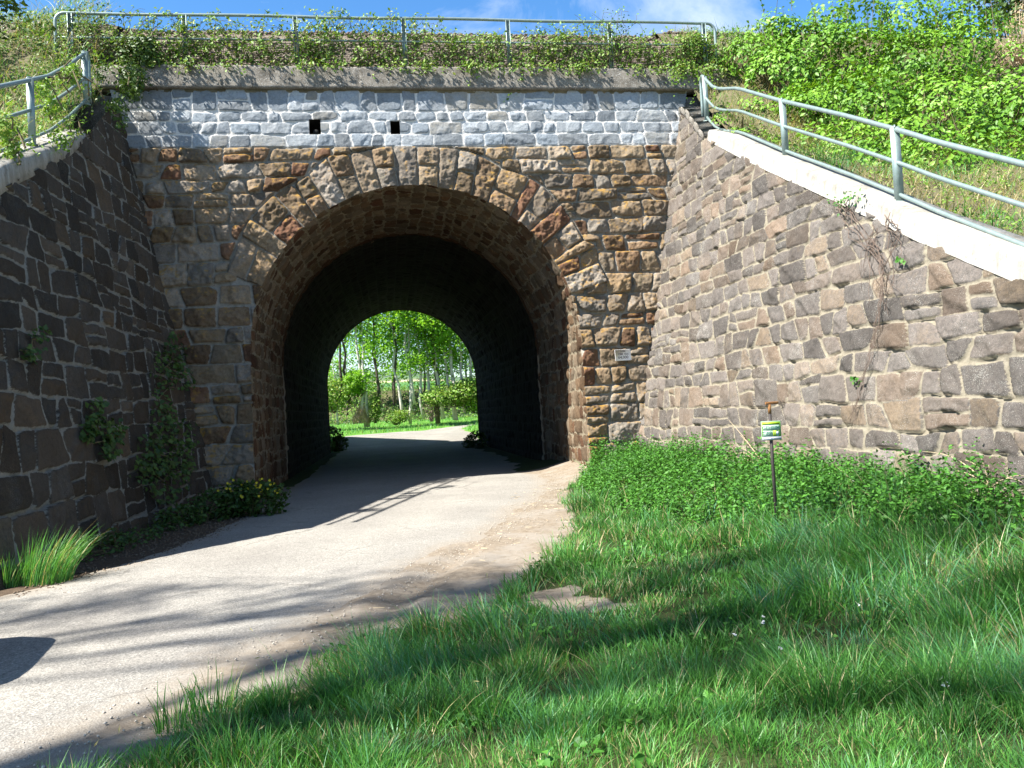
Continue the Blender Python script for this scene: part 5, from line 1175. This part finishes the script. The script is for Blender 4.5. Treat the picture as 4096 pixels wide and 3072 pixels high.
def slope_cover():
    rg = rs(821); n = 60000; x = rg.uniform(6.2, 15, n); y = rg.uniform(-13, 3.4, n)
    zt = wing_top(np.clip(y, -16, 1.4), 1); inn = wing_x(zt, 1, y)+0.55; inn = np.where(y > .7, 7.6, inn)
    k = (x > inn) & (rg.random(n) < 0.35+0.9*(fbm(x*1.1, y*1.1, 5, 3)-0.3)); x, y, inn = x[k], y[k], inn[k]
    z = np.minimum(slope_z(x, y), np.where(y < .75, wing_top(np.clip(y, -16, 1.4), 1)+0.3+(x-inn)*0.25, 20))
    P = np.stack([x, y, z-0.02], 1); f = in_frame(P, 300, 200); P = P[f]; n = len(P)
    dry = fbm(P[:, 0]*0.8, P[:, 1]*0.8, 15, 3)+rg.normal(0, 0.12, n); c = np.where(dry > 0.47, rg.uniform(0.8, 1, n), rg.uniform(0.05, 0.55, n))
    H = rg.uniform(0.10, 0.42, n); V, F, A = blade_mesh(P, H, 0.012*(0.6+0.8*rg.random(n)), rg.normal(0, 0.6, (n, 2))+[-.1, -.25], np.clip(rg.normal(0.7, 0.3, n), 0, 1.2), rg, c, 2)
    tag(mesh_np('slope_grass', V, F, L_grass, None, False, {'leaf': A}), 'rough dry and green grass on the slope above the right wall', 'grass', None, 'stuff')
    # leafy weeds on the same slope
    n = 16000; x = rg.uniform(6.4, 14, n); y = rg.uniform(-11, 3.2, n); zt = wing_top(np.clip(y, -16, 1.4), 1); inn = wing_x(zt, 1, y)+0.6; inn = np.where(y > .7, 7.6, inn)
    k = (x > inn) & (fbm(x*1.3, y*1.3, 25, 3) > 0.47); x, y, inn = x[k], y[k], inn[k]
    z = np.minimum(slope_z(x, y), np.where(y < .75, wing_top(np.clip(y, -16, 1.4), 1)+0.3+(x-inn)*0.25, 20))+rg.uniform(0.03, 0.30, len(x)); P = np.stack([x, y, z], 1); P = P[in_frame(P, 300, 200)]
    leaves_obj('slope_weeds', None, L_vine, P, np.tile([-.2, -.5, .8], (len(P), 1)), 0.06, 823, spread=0.9, aspect=0.6); tag(bpy.data.objects['slope_weeds'], 'leafy weeds on the slope behind the right railing', 'weeds', None, 'stuff')
    # left slope: creepers and weeds
    n = 46000; x = -rg.uniform(6.0, 15, n); y = rg.uniform(-10, 3.8, n); zt = wing_top(np.clip(y, -12, 1.4), -1); inn = np.abs(wing_x(zt, -1, y))+0.30; inn = np.where(y > .7, 7.3, inn)
    k = (-x > inn) & (fbm(x*1.4, y*1.4, 35, 3) > 0.36); x, y, inn = x[k], y[k], inn[k]
    z = np.minimum(slope_z(-x, y), np.where(y < .75, wing_top(np.clip(y, -12, 1.4), -1)+0.3+(-x-inn)*0.25, 20))+rg.uniform(0.02, 0.42, len(x))*(0.4+0.9*fbm(x*0.9, y*0.9, 45, 3)+1.7*(-x-inn < 0.9)*(y > -6.4)*(rg.random(len(x)) < 0.6)); P = np.stack([x, y, z], 1); P = P[in_frame(P, 300, 200)]
    c = np.clip(fbm(P[:, 0]*1.5, P[:, 1]*1.5, 65, 3)+rg.normal(0, .15, len(P)), 0, 1)
    leaves_obj('left_slope_cover', None, L_vine, P, np.tile([-.3, -.5, .8], (len(P), 1)), 0.072, 825, spread=0.9, aspect=0.62, col=c); tag(bpy.data.objects['left_slope_cover'], 'tangle of leafy creepers covering the slope above the left wall', 'creepers', None, 'stuff')
    n = 9000; i = rg.integers(0, len(P), n); Q = P[i]+rg.normal(0, .1, (n, 3)); V, F, A = blade_mesh(Q-[0, 0, .12], rg.uniform(.15, .45, n), 0.010*np.ones(n), rg.normal(0, .7, (n, 2)), np.clip(rg.normal(.7, .3, n), 0, 1.2), rg, np.where(rg.random(n) < .55, rg.uniform(.8, 1, n), rg.uniform(.1, .5, n)), 3)
    tag(mesh_np('left_slope_grass', V, F, L_grass, None, False, {'leaf': A}), 'dry grass stems among the creepers above the left wall', 'grass', None, 'stuff')
slope_cover()

def climber(label, x_px, v_top, v_bot, y0, n, seed, mat=L_vine, size=0.085, dens=1.0, hang=0.0, name='climbing_plant', depth=0.28, airy=0.22):
    """a creeper tangled through the parapet railing: x range, top and bottom in picture pixels on the plane y = y0"""
    n = int(n*0.85); rg = rs(seed); a = at_y(x_px[0], v_bot, y0); b = at_y(x_px[1], v_top, y0); cx = (a[0]+b[0])/2; o = np.array([cx, y0, 9.86])
    t = thing(name, label, 'creeper', tuple(o)); zb, ztp = a[2], b[2]; w = abs(b[0]-a[0])/2
    # runners
    m = MB(); P = []
    nr = int(10+n/60)
    for i in range(nr):
        x = cx+rg.uniform(-w, w)*0.85; z = rg.uniform(max(zb, 9.84), 10.05); p = np.array([x, y0+rg.normal(0, .08), z]); pts = [p.copy()]; d = np.array([rg.normal(0, .7), rg.normal(0, .15), rg.uniform(.3, 1.2)]); top = ztp-(ztp-9.9)*0.55*rg.random()*abs((x-cx)/w)
        for s in range(14):
            d = d*0.85+rg.normal(0, .25, 3)*[1, .35, .8]+[0, 0, -0.06 if p[2] > top-0.1 else 0.05]; p = p+d/np.linalg.norm(d)*0.11
            if p[2] > top: p[2] = top-0.02; d[2] = -abs(d[2])*0.5
            p[1] = np.clip(p[1], y0-0.20, y0+depth); pts.append(p.copy())
        m.tube(np.array(pts)-o, np.linspace(0.007, 0.0035, len(pts)), 4, False); P.append(np.array(pts)[1:])
    for i in range(int(nr*hang)):          # hanging over the coping
        x = cx+rg.uniform(-w, w)*.9; p = np.array([x, 0.50, 9.78]); pts = [p.copy(), np.array([x, 0.54 if False else 0.52, 9.80])]
        y = 0.58; L = rg.uniform(.12, max(.2, 9.85-zb))
        pts = [np.array([x, 0.82, 9.90]), np.array([x+.03, 0.66, 9.89])]+[np.array([x+rg.normal(0, .04), 0.625-0.01*q-rg.random()*.03, 9.86-L*q/4]) for q in range(1, 5)]
        m.tube(np.array(pts)-o, np.linspace(0.006, 0.003, len(pts)), 4, False); P.append(np.array(pts)[1:])
    P = np.concatenate(P); k = rg.integers(0, len(P), int(n*(1-airy))); Q1 = P[k]+rg.normal(0, [.07, .05, .06], (len(k), 3))
    n2 = n-len(k); xx = cx+w*rg.uniform(-1, 1, n2); hh = np.clip(1-((xx-cx)/w)**2, 0.05, 1)**0.5*(0.6+0.8*noise(xx*2.1, xx*0, seed)); zz = 9.84+(ztp-9.84)*hh*0.6*rg.random(n2)**1.3
    Q2 = np.stack([xx, y0+0.05+np.clip(rg.normal(0, depth*0.4, n2), -.2, .4), zz], 1); Q = np.concatenate([Q1, Q2])
    leaves_obj('leaves', t, mat, Q-o, np.tile([-.25, -.6, .6], (len(Q), 1)), size, seed+1, spread=0.95, aspect=0.6); m.obj('stems', M_stem, t); return t
Yc = 0.88
climber('dark creeper wrapped round the left end of the parapet railing', (215, 370), -5, 250, Yc, 1500, 901, L_dark, 0.075, hang=0)
climber('creeper over the left part of the parapet railing, bare twigs against the sky', (370, 640), 40, 290, Yc, 1700, 903, hang=.2, airy=.55)
climber('creeper climbing the second parapet post from the left up to the top rail', (640, 830), 25, 280, Yc, 1700, 905, hang=.2)
climber('creeper on the mesh right of the second parapet post, sloping down to the right', (820, 1010), 60, 300, Yc, 1000, 907, hang=.3)
climber('thin creeper on the mesh between the second and third parapet posts', (1000, 1180), 150, 290, Yc, 600, 909, hang=.3)
climber('bushy creeper just right of the third parapet post reaching the top rail', (1170, 1380), 30, 290, Yc, 2100, 911, hang=.3)
climber('small creeper clump hanging on the top rail left of the fourth parapet post', (1400, 1530), 50, 270, Yc, 900, 913, airy=.5)
climber('creeper clump wrapped round the fourth parapet post', (1540, 1720), 36, 290, Yc, 1400, 915, hang=.4)
climber('low dense creeper on the mesh right of the fourth parapet post', (1690, 1960), 135, 300, Yc, 1700, 917, hang=.5)
climber('wide dense creeper bank in front of the fifth parapet post', (1930, 2260), 130, 310, Yc, 2200, 919, hang=.5)
climber('creeper bank with airy shoots left of the sixth parapet post', (2230, 2420), 105, 300, Yc, 1400, 921, hang=.5)
climber('upright green creeper plume on the sixth parapet post', (2375, 2490), 40, 250, Yc, 1300, 923, L_bush, 0.06)
climber('low creeper on the mesh right of the sixth parapet post', (2480, 2720), 160, 320, Yc, 1400, 925, hang=.6)
climber('creeper over the right end of the parapet railing and the coping corner', (2690, 2890), 130, 340, Yc, 2000, 927, hang=.8)
def blob_px(name, label, cat, blobs, n, seed, mat, size, shell=0.3, **kw):
    return bush(name, label, cat, blobs, n, seed, mat, size, kw.get('shoots', 0), kw.get('twigs', 14), 'mid', 0.95, shell, 0.5)
blob_px('corner_ivy', 'thick dark ivy hanging over the corner between the left wall and the bridge coping', 'ivy', [(545, 215, 0.8, .45), (500, 300, 0.3, .45), (590, 250, .8, .35), (455, 330, -.2, .5), (560, 330, .35, .26), (510, 400, -.1, .32), (430, 430, -.8, .4), (470, 490, -.9, .25), (600, 190, .9, .4), (430, 390, -.3, .4), (400, 470, -1.2, .32), (370, 500, -1.8, .28), (520, 340, .1, .4)], 4300, 931, L_dark, 0.085)
blob_px('rail_creeper', 'bright creeper on the top post of the left railing', 'creeper', [(330, 270, -2.6, .26), (290, 300, -2.9, .22), (380, 240, -2.3, .18), (345, 340, -2.6, .16)], 620, 933, L_vine, 0.07)
blob_px('rail_creeper', 'yellow green weeds on the left coping below the middle post of the left railing', 'creeper', [(190, 360, -3.6, .24), (60, 600, -5.8, .26), (150, 570, -5.0, .26), (240, 560, -4.2, .24), (300, 500, -3.4, .22), (330, 520, -3.0, .15), (20, 520, -5.8, .3), (210, 430, -4.0, .22)], 1900, 935, L_vine, 0.065)
blob_px('corner_shrub', 'leafy shrub at the right end of the coping behind the railing hoop', 'shrub', [(2730, 270, .8, .4), (2700, 330, .25, .28), (2760, 200, .9, .45), (2820, 320, .5, .3), (2850, 250, .9, .4), (2720, 390, .2, .24), (2760, 380, .2, .25), (2790, 420, -.2, .2)], 2500, 937, L_vine, 0.065)
# twiggy sapling against the sky at the far left
tw = thing('sapling', 'thin twiggy sapling against the sky at the far left', 'sapling', tuple(at_y(60, 170, 2.0))); rg = rs(941); m = MB(); P = []
for u0, v0, u1, v1 in ((75, 170, 82, 0), (20, 160, 10, 70), (60, 165, 40, 90), (85, 120, 120, 70), (130, 150, 150, 90), (70, 150, 110, 120), (30, 150, 0, 110), (160, 150, 190, 80)):
    a, b = at_y(u0, v0, 2.0), at_y(u1, v1, 2.0); s = np.linspace(0, 1, 7)[:, None]; l = a+(b-a)*s+rg.normal(0, .02, (7, 3)); m.tube(l-np.array(tw.location), np.linspace(.012, .004, 7), 4, False); P.append(np.repeat(l[2:], 5, 0)+rg.normal(0, .05, (25, 3)))
m.obj('branches', M_darkbark, tw); P = np.concatenate(P)-np.array(tw.location); leaves_obj('leaves', tw, L_dark, P, np.tile([-.3, -.4, .6], (len(P), 1)), .075, 943, spread=1.0)

# ------------------------------------------------------------------ trees
def limb(p0, p1, bow, rg, k=6):
    s = np.linspace(0, 1, k)[:, None]; l = np.asarray(p0)+(np.asarray(p1)-np.asarray(p0))*s; l = l+np.array(bow)*np.sin(np.pi*s); l[1:-1] += rg.normal(0, 0.03, (k-2, 3))*np.linalg.norm(np.asarray(p1)-p0)*0.2; return l
def tree(name, label, loc, H, crown0, rad, r0, n, seed, lmat, bmat, lsize, group=None, lean=(0, 0), fork=None, top=None, dense=1.0):
    rg = rs(seed); t = thing(name, label, 'tree', loc, group=group); m = MB(); top = np.array([lean[0]*H, lean[1]*H, H]); tr = limb([0, 0, -0.2], top, (rg.normal(0, .18), rg.normal(0, .1), 0), rg, 12); m.tube(tr, np.linspace(r0, r0*0.15, 12), 8)
    ends = [tr[-1], tr[-2]]; nl = 15
    if fork: 
        b = tr[int(12*fork[0])]; e = b+np.array([fork[1], fork[2], H*(1-fork[0])*0.95]); f = limb(b, e, (0, 0, 0), rg, 7); m.tube(f, np.linspace(r0*.6, r0*.12, 7), 6); ends += list(f[3:])
    for i in range(nl):
        t0 = crown0+(0.96-crown0)*(i+rg.random())/nl; b = tr[min(11, int(t0*11))]+(tr[min(11, int(t0*11)+1)]-tr[min(11, int(t0*11))])*(t0*11 % 1); a = i*2.4+rg.random(); L = rad*(1.1-0.55*(t0-crown0)/(1-crown0))*rg.uniform(.6, 1.1)
        e = b+np.array([math.cos(a)*L, math.sin(a)*L, L*rg.uniform(.25, .8)]); l = limb(b, e, (0, 0, L*.08), rg); m.tube(l, np.linspace(r0*.28, r0*.05, 6), 5, False); ends += [l[3], l[4], l[5]]
        for q in range(2):
            c = l[3+q]; e2 = c+np.array([rg.normal(0, .4), rg.normal(0, .4), rg.uniform(0, .4)])*L*.5; m.tube(limb(c, e2, (0, 0, 0), rg, 4), np.linspace(r0*.1, r0*.03, 4), 4, False); ends.append(e2)
    E = np.array(ends); k = rg.integers(0, len(E), n); cl = rg.uniform(.25, .6, len(E))*(rad/2.2)
    P = E[k]+rg.normal(0, 1, (n, 3))*cl[k][:, None]*np.array([1, 1, .75]); c = np.clip(.5+(noise(P[:, 0]*1.3+P[:, 1], P[:, 2]*1.3, seed)-.5)*.9+rg.normal(0, .15, n), 0, 1)
    m.obj('trunk', bmat, t, True); leaves_obj('crown', t, lmat, P, np.tile([-.3, -.3, .8], (n, 1)), lsize, seed+1, spread=1.0, aspect=.7, col=c); return t
GT = 'slender trees beyond the tunnel'
def tpos(cu, cv): p = on_ground(1200+cu*0.4521, 1150+cv*0.4521); return tuple(p)
tree('young_tree', 'leaning white stemmed sapling at the left edge of the view through the tunnel', tpos(335, 1195), 7.5, .30, 1.0, .075, 420, 1001, L_tree, M_bark, .17, GT, (-.07, 0))
tree('slender_tree', 'pale straight tree nearest the heap, left one of the close pair beyond the tunnel', tpos(582, 1212), 17, .34, 1.9, .125, 1700, 1003, L_tree, M_bark, .20, GT, (-.035, 0))
tree('slender_tree', 'pale forked tree, right one of the close pair beyond the tunnel', tpos(606, 1212), 17, .34, 2.2, .13, 2000, 1005, L_tree, M_bark, .20, GT, (.012, 0), (.36, 2.1, .2))
tree('slender_tree', 'pale tree leaning left in the middle of the view through the tunnel', tpos(915, 1165), 16, .28, 2.3, .125, 2500, 1007, L_tree, M_bark, .20, GT, (-.065, 0))
tree('slender_tree', 'straight pale tree in the very centre of the view through the tunnel', tpos(975, 1183), 18, .27, 2.4, .13, 2900, 1009, L_tree, M_bark, .20, GT, (.008, 0))
tree('slender_tree', 'pale short stemmed tree with low leaves right of the central tree', tpos(1095, 1145), 15, .22, 2.4, .125, 2900, 1011, L_tree, M_bark, .21, GT, (-.03, 0))
tree('slender_tree', 'dark barked tree beside the dry brushwood beyond the tunnel', tpos(1220, 1180), 16, .22, 2.5, .20, 3000, 1013, L_tree, M_darkbark, .21, GT, (-.02, 0))
tree('slender_tree', 'grey tree just behind the dark barked tree beyond the tunnel', tpos(1265, 1140), 15, .30, 2.3, .17, 2500, 1015, L_tree, M_bark, .22, GT, (-.03, 0))
tree('slender_tree', 'left one of the two pale trees with reddish feet beside the far road', tpos(1368, 1150), 15, .30, 2.3, .14, 2400, 1017, L_tree, M_bark, .22, GT, (-.03, 0))
tree('slender_tree', 'right one of the two pale trees with reddish feet beside the far road', tpos(1388, 1152), 15, .30, 2.2, .13, 2000, 1019, L_tree, M_bark, .22, GT, (-.035, .02))
tree('slender_tree', 'thin pale tree leaning left at the right of the far meadow', tpos(1455, 1085), 12, .28, 2.2, .12, 1700, 1021, L_tree, M_bark, .22, GT, (-.05, 0))
for i, (cu, cv, H, lab) in enumerate(((440, 1010, 15, 'thin dark tree on the bank left of the close pale pair'), (360, 960, 14, 'thin tree on the far left bank, half hidden by the sapling'), (700, 1010, 15, 'thin tree on the bank just right of the forked tree'), (840, 1000, 15, 'thin tree behind the left leaning tree on the far bank'), (1010, 1010, 16, 'thin tree behind the central tree at the foot of the far bank'), (1150, 1040, 16, 'leafy tree behind the meadow left of the dark barked tree'), (1320, 1040, 15, 'leafy tree at the back of the meadow above the far road'), (1540, 1040, 15, 'leafy tree at the back of the meadow at the far right'))):
    tree('slender_tree', lab, tpos(cu, cv), H, .30 if i < 4 else .13, 2.4 if i < 4 else 3.3, .12, 1500 if i < 4 else 4200, 1031+2*i, L_tree, M_darkbark if i < 4 else M_bark, .24, GT, (rs(1030+i).normal(0, .02), 0))
LB = ['at the left end of the far grove', 'second from the left at the back of the far grove', 'behind the forked pale tree at the back', 'behind the left leaning tree at the back', 'behind the central tree at the back', 'behind the short stemmed tree at the back', 'behind the dark barked tree at the back', 'behind the pair with reddish feet at the back', 'at the right end of the far grove', 'farthest right behind the tunnel edge']
for i, lab in enumerate(LB):
    q = tpos(290+i*138+rs(1170+i).normal(0, 25), 1000); q = (q[0], 66+rs(1180+i).uniform(0, 9), 0); q = (q[0]*(q[1]-CAM[1])/max(1.0, (tpos(290+i*138, 1000)[1]-CAM[1])), q[1], float(ground_z(q[0], q[1]))-.1)
    tree('leafy_tree', 'bushy bright green tree '+lab, q, 13+3*rs(1190+i).random()-(4 if i < 2 else 0), .16, 3.1, .12, 2600 if i > 1 else 1300, 1201+40+2*i, L_tree, M_darkbark, .27, 'leafy trees at the back of the grove')
p = on_ground(2010, 1735); tree('broadleaf_tree', 'bright leafy tree close beside the far tunnel mouth on the right', (p[0]+2.6, p[1]+3, p[2]), 10, .25, 3.4, .2, 5200, 1061, L_tree, M_darkbark, .20)
def far_bush(name, label, cu, cv, w, h, n, seed, mat, size, dz=0.0, cat='bush'):
    p = np.array(tpos(cu, cv)); rg = rs(seed); t = thing(name, label, cat, tuple(p)); B = [(rg.normal(0, w*.35), rg.normal(0, w*.3), h*rg.uniform(.3, .65), w*.6, w*.6, h*.45) for i in range(5)]+[(0, 0, h*.45, w*.8, w*.8, h*.55)]
    P, d = blob_points(B, n, rg, .5); P = P[P[:, 2] > 0]; leaves_obj('leaves', t, mat, P, np.tile([-.3, -.4, .7], (len(P), 1)), size, seed+1, spread=1.0, aspect=.7); m = MB()
    for i in range(12): e = P[rg.integers(len(P))]; m.tube([[e[0]*.2, e[1]*.2, -.1], e*.6, e], [.03, .02, .008], 4, False)
    m.obj('branches', M_darkbark, t); return t
far_bush('far_bush', 'green shrub mass on the bank at the far left beyond the tunnel', 300, 1090, 2.6, 2.6, 2000, 1101, L_vine, .24)
far_bush('far_bush', 'bright round bush on the bank behind the close pale pair', 500, 960, 1.3, 2.2, 1500, 1103, L_tree, .22)
far_bush('far_bush', 'green shrub at the foot of the forked pale tree', 665, 1190, .75, 2.4, 900, 1105, L_vine, .16)
far_bush('far_bush', 'low weeds between the left leaning tree and the far road', 860, 1205, 1.3, 1.1, 1300, 1109, L_vine, .15)
far_bush('far_bush', 'low bushes behind the two trees with reddish feet', 1330, 1045, 2.6, 1.7, 1700, 1113, L_vine, .24)
far_bush('far_bush', 'leafy bush at the right end of the far meadow', 1500, 1050, 2.2, 2.2, 1800, 1115, L_vine, .24)
far_bush('far_bush', 'light green shrub at the right edge of the view through the tunnel', 1550, 1100, 1.4, 3.0, 1500, 1117, L_tree, .18)
far_bush('brushwood', 'grey dry brushwood beside the dark barked tree', 1165, 1175, .8, 2.0, 500, 1119, leaf_mat('brush', [(.22, .18, .13), (.32, .27, .2)], .1), .12, cat='brushwood')
p = np.array(tpos(545, 1205)); t = thing('straw_heap', 'brown heap of dry grass at the foot of the close pale pair', 'heap', tuple(p)); rg = rs(1131); n = 1700; a = rg.random(n)*6.28; r = np.sqrt(rg.random(n)); P = np.stack([r*np.cos(a)*.7, r*np.sin(a)*.7, (1-r)*1.6*rg.random(n)**.3], 1)
V, F, A = blade_mesh(P, rg.uniform(.2, .6, n), np.full(n, .05), rg.normal(0, .5, (n, 2)), np.full(n, .9), rg, rg.uniform(.82, 1, n), 2); mesh_np('straw', V, F, leaf_mat('old_straw', [(.3, .23, .15), (.42, .32, .22), (.5, .4, .28)], .1), t, False, {'leaf': A})
def bank_scrub():
    rg = rs(1151); n = 30000; x = rg.uniform(-24, 22, n); y = rg.uniform(60, 88, n); f = fbm(x*0.35, y*0.35, 12, 4); k = f > rg.uniform(.34, .5, n); x, y, f = x[k], y[k], f[k]
    P = np.stack([x, y, ground_z(x, y)+rg.random(len(x))**1.3*(0.2+2.6*np.clip(f-.38, 0, 1)*2.2)], 1); u, v, z = project(P); k = (u > 1230) & (u < 2080); P = P[k]; c = np.clip((fbm(P[:, 0]*.5, P[:, 1]*.5, 13, 3)-.3)*2.2+rg.normal(0, .15, len(P)), 0, 1)
    leaves_obj('bank_scrub', None, leaf_mat('bank_leaves', [(.03, .07, .015), (.06, .14, .02), (.13, .27, .03), (.2, .34, .05)], .35), P, np.tile([-.3, -.5, .7], (len(P), 1)), .22, 1153, spread=1.0, aspect=.7, col=c); tag(bpy.data.objects['bank_scrub'], 'low green scrub covering the far bank', 'scrub', None, 'stuff')
bank_scrub()
def meadow():
    rg = rs(1141); n = 26000; x = rg.uniform(-14, 22, n); y = 24+46*rg.random(n)**1.2; P = np.stack([x, y], 1); P3 = np.stack([x, y, ground_z(x, y)-.02], 1); u, v, z = project(P3); k = (u > 1230) & (u < 2080) & (v > 1500)
    dR = dist_line(P, ROAD_L[ROAD_L[:, 1] > 20]); dR2 = dist_line(P, ROAD_R[ROAD_R[:, 1] > 20]); poly = np.concatenate([ROAD_L[ROAD_L[:, 1] > 18], ROAD_R[ROAD_R[:, 1] > 18][::-1]]); k &= ~in_poly(P, poly); edge = np.minimum(dR, dR2)[k]; P3 = P3[k]; n = len(P3)
    H = rg.uniform(.12, .32, n)+.25*np.exp(-((edge-1.2)/1.2)**2)*rg.random(n); V, F, A = blade_mesh(P3, H, .035*(.6+.8*rg.random(n)), rg.normal(0, .4, (n, 2)), np.clip(rg.normal(.5, .2, n), 0, 1), rg, np.where(rg.random(n) < .08, .9, rg.uniform(.1, .5, n)), 2)
    tag(mesh_np('meadow_grass', V, F, L_grass, None, False, {'leaf': A}), 'green meadow grass beyond the tunnel', 'grass', None, 'stuff')
meadow()

# trees to the left of the frame: a branch of one shows in the top left corner, their shade falls on track and lawn
def shade_tree(label, loc, blobs, n, seed, lsize=.13, mat=L_dark):
    rg = rs(seed); t = thing('roadside_tree', label, 'tree', loc); m = MB(); top = np.array(blobs, float)[:, :3].mean(0); tr = limb([0, 0, -.3], top, (rg.normal(0, .3), 0, 0), rg, 8); m.tube(tr, np.linspace(.2, .07, 8), 8); P = []
    for b in blobs:
        c = np.array(b[:3]); l = limb(tr[5], c, (0, 0, .2), rg, 6); m.tube(l, np.linspace(.05, .02, 6), 6, False)
        for i in range(9):
            d = rg.normal(0, 1, 3); d /= np.linalg.norm(d); e = c+d*np.array(b[3:]); tw_ = limb(l[3+i % 3], e, (0, 0, .1), rg, 5); m.tube(tw_, np.linspace(.025, .008, 5), 4, False); P += [tw_[2:]]
    P = np.concatenate(P); k = rg.integers(0, len(P), n); Q = P[k]+rg.normal(0, .30, (n, 3)); m.obj('trunk', M_darkbark, t, True); leaves_obj('crown', t, mat, Q, np.tile([0, 0, 1.0], (n, 1)), lsize, seed+1, spread=1.1, aspect=.7); return t
def clumps(n, cx, cy, cz, wx, wy, wz, seed):
    rg = rs(seed); return [(cx+rg.uniform(-wx, wx), cy+rg.uniform(-wy, wy), cz+rg.uniform(-wz, wz), *(rg.uniform(.45, .85, 2)), rg.uniform(.35, .6)) for _ in range(n)]
shade_tree('roadside tree left of the camera shading the track', (-20.3, -17.8, 0), clumps(13, 1.8, .6, 20.0, 3.4, 1.7, 1.8, 12), 1900, 1201)
shade_tree('roadside tree left behind the camera shading the near lawn', (-16.3, -19.5, 0), clumps(26, 2.4, 1.6, 20.6, 4.4, 2.4, 2.0, 14), 1500, 1203)
z0 = float(slope_z(14.0, -.5))
br = at_y(20, 20, -1.5)
shade_tree('tree on the left embankment, one leafy branch showing in the top left corner', (-14.0, -.5, z0), [(1.0, 0, 13.5-z0, 1.5, 1.3, 1.0), (2.4, .3, 12.6-z0, 1.1, 1.0, .8), (0, -.6, 12.4-z0, 1.2, 1.2, .9), (br[0]+14.0-.25, br[1]+.5, br[2]-z0+.15, .45, .4, .3)], 2600, 1205)

# ------------------------------------------------------------------ a parked car just outside the left edge of the frame; its shadow falls on the track
def car():
    t = thing('parked_car', 'dark hatchback standing on the track left of the camera', 'car', (-5.95, -12.75, 0.02), (0, 0, math.radians(8)))
    M_car = plain_mat('car_paint', (.05, .06, .08), (.055, .065, .085), 2, .25, .3, bs=0, spec=.5); M_tyre = plain_mat('tyre', (.02, .02, .02), (.03, .03, .03), 20, .9, bs=0); M_glass = plain_mat('car_glass', (.02, .025, .03), (.03, .035, .04), 2, .08, bs=0, spec=.6)
    st = [(-2.0, .55, .95, .70), (-1.85, .30, 1.12, .82), (-1.2, .24, 1.40, .86), (-.2, .24, 1.46, .87), (.5, .24, 1.34, .87), (1.05, .24, 1.05, .86), (1.6, .28, .98, .80), (1.92, .36, .88, .62), (2.02, .45, .74, .40)]
    V = []; k = 14
    for x, zb, zt, w in st:
        for i in range(k):
            a = 2*np.pi*i/k; c, s = math.cos(a), math.sin(a); e = 0.45; yy = w*np.sign(c)*abs(c)**e; zz = (zb+zt)/2+(zt-zb)/2*np.sign(s)*abs(s)**e
            if zz > .95: yy *= 1-.32*(zz-.95)/.5
            V.append([x, yy, zz])
    n = len(st); F = [[i*k+j, i*k+(j+1) % k, (i+1)*k+(j+1) % k, (i+1)*k+j] for i in range(n-1) for j in range(k)]; m = MB(); m.add(V, F, [[0, j+1, j] for j in range(1, k-1)]+[[(n-1)*k, (n-1)*k+j, (n-1)*k+j+1] for j in range(1, k-1)]); b = m.obj('body', M_car, t, True)
    for sx in (-1.25, 1.25):
        for sy in (-.78, .78):
            m = MB(); m.tube([[sx, sy-.1, .31], [sx, sy+.1, .31]], .31, 20); w = m.obj('wheel', M_tyre, t); m = MB(); m.tube([[sx, sy-.105, .31], [sx, sy+.105, .31]], .19, 16); m.obj('rim', M_rail, w)
    for sy in (-1, 1):
        m = MB(); m.add([[-1.3, sy*.80, 1.0], [.75, sy*.80, 1.0], [.3, sy*.70, 1.30], [-1.1, sy*.70, 1.33]], [[0, 1, 2, 3]]); m.obj('side_window', M_glass, t)
        m = MB(); m.box((1.86, sy*.45, .72), (.07, .14, .06), None, .02); m.obj('headlight', M_panel, t)
car()
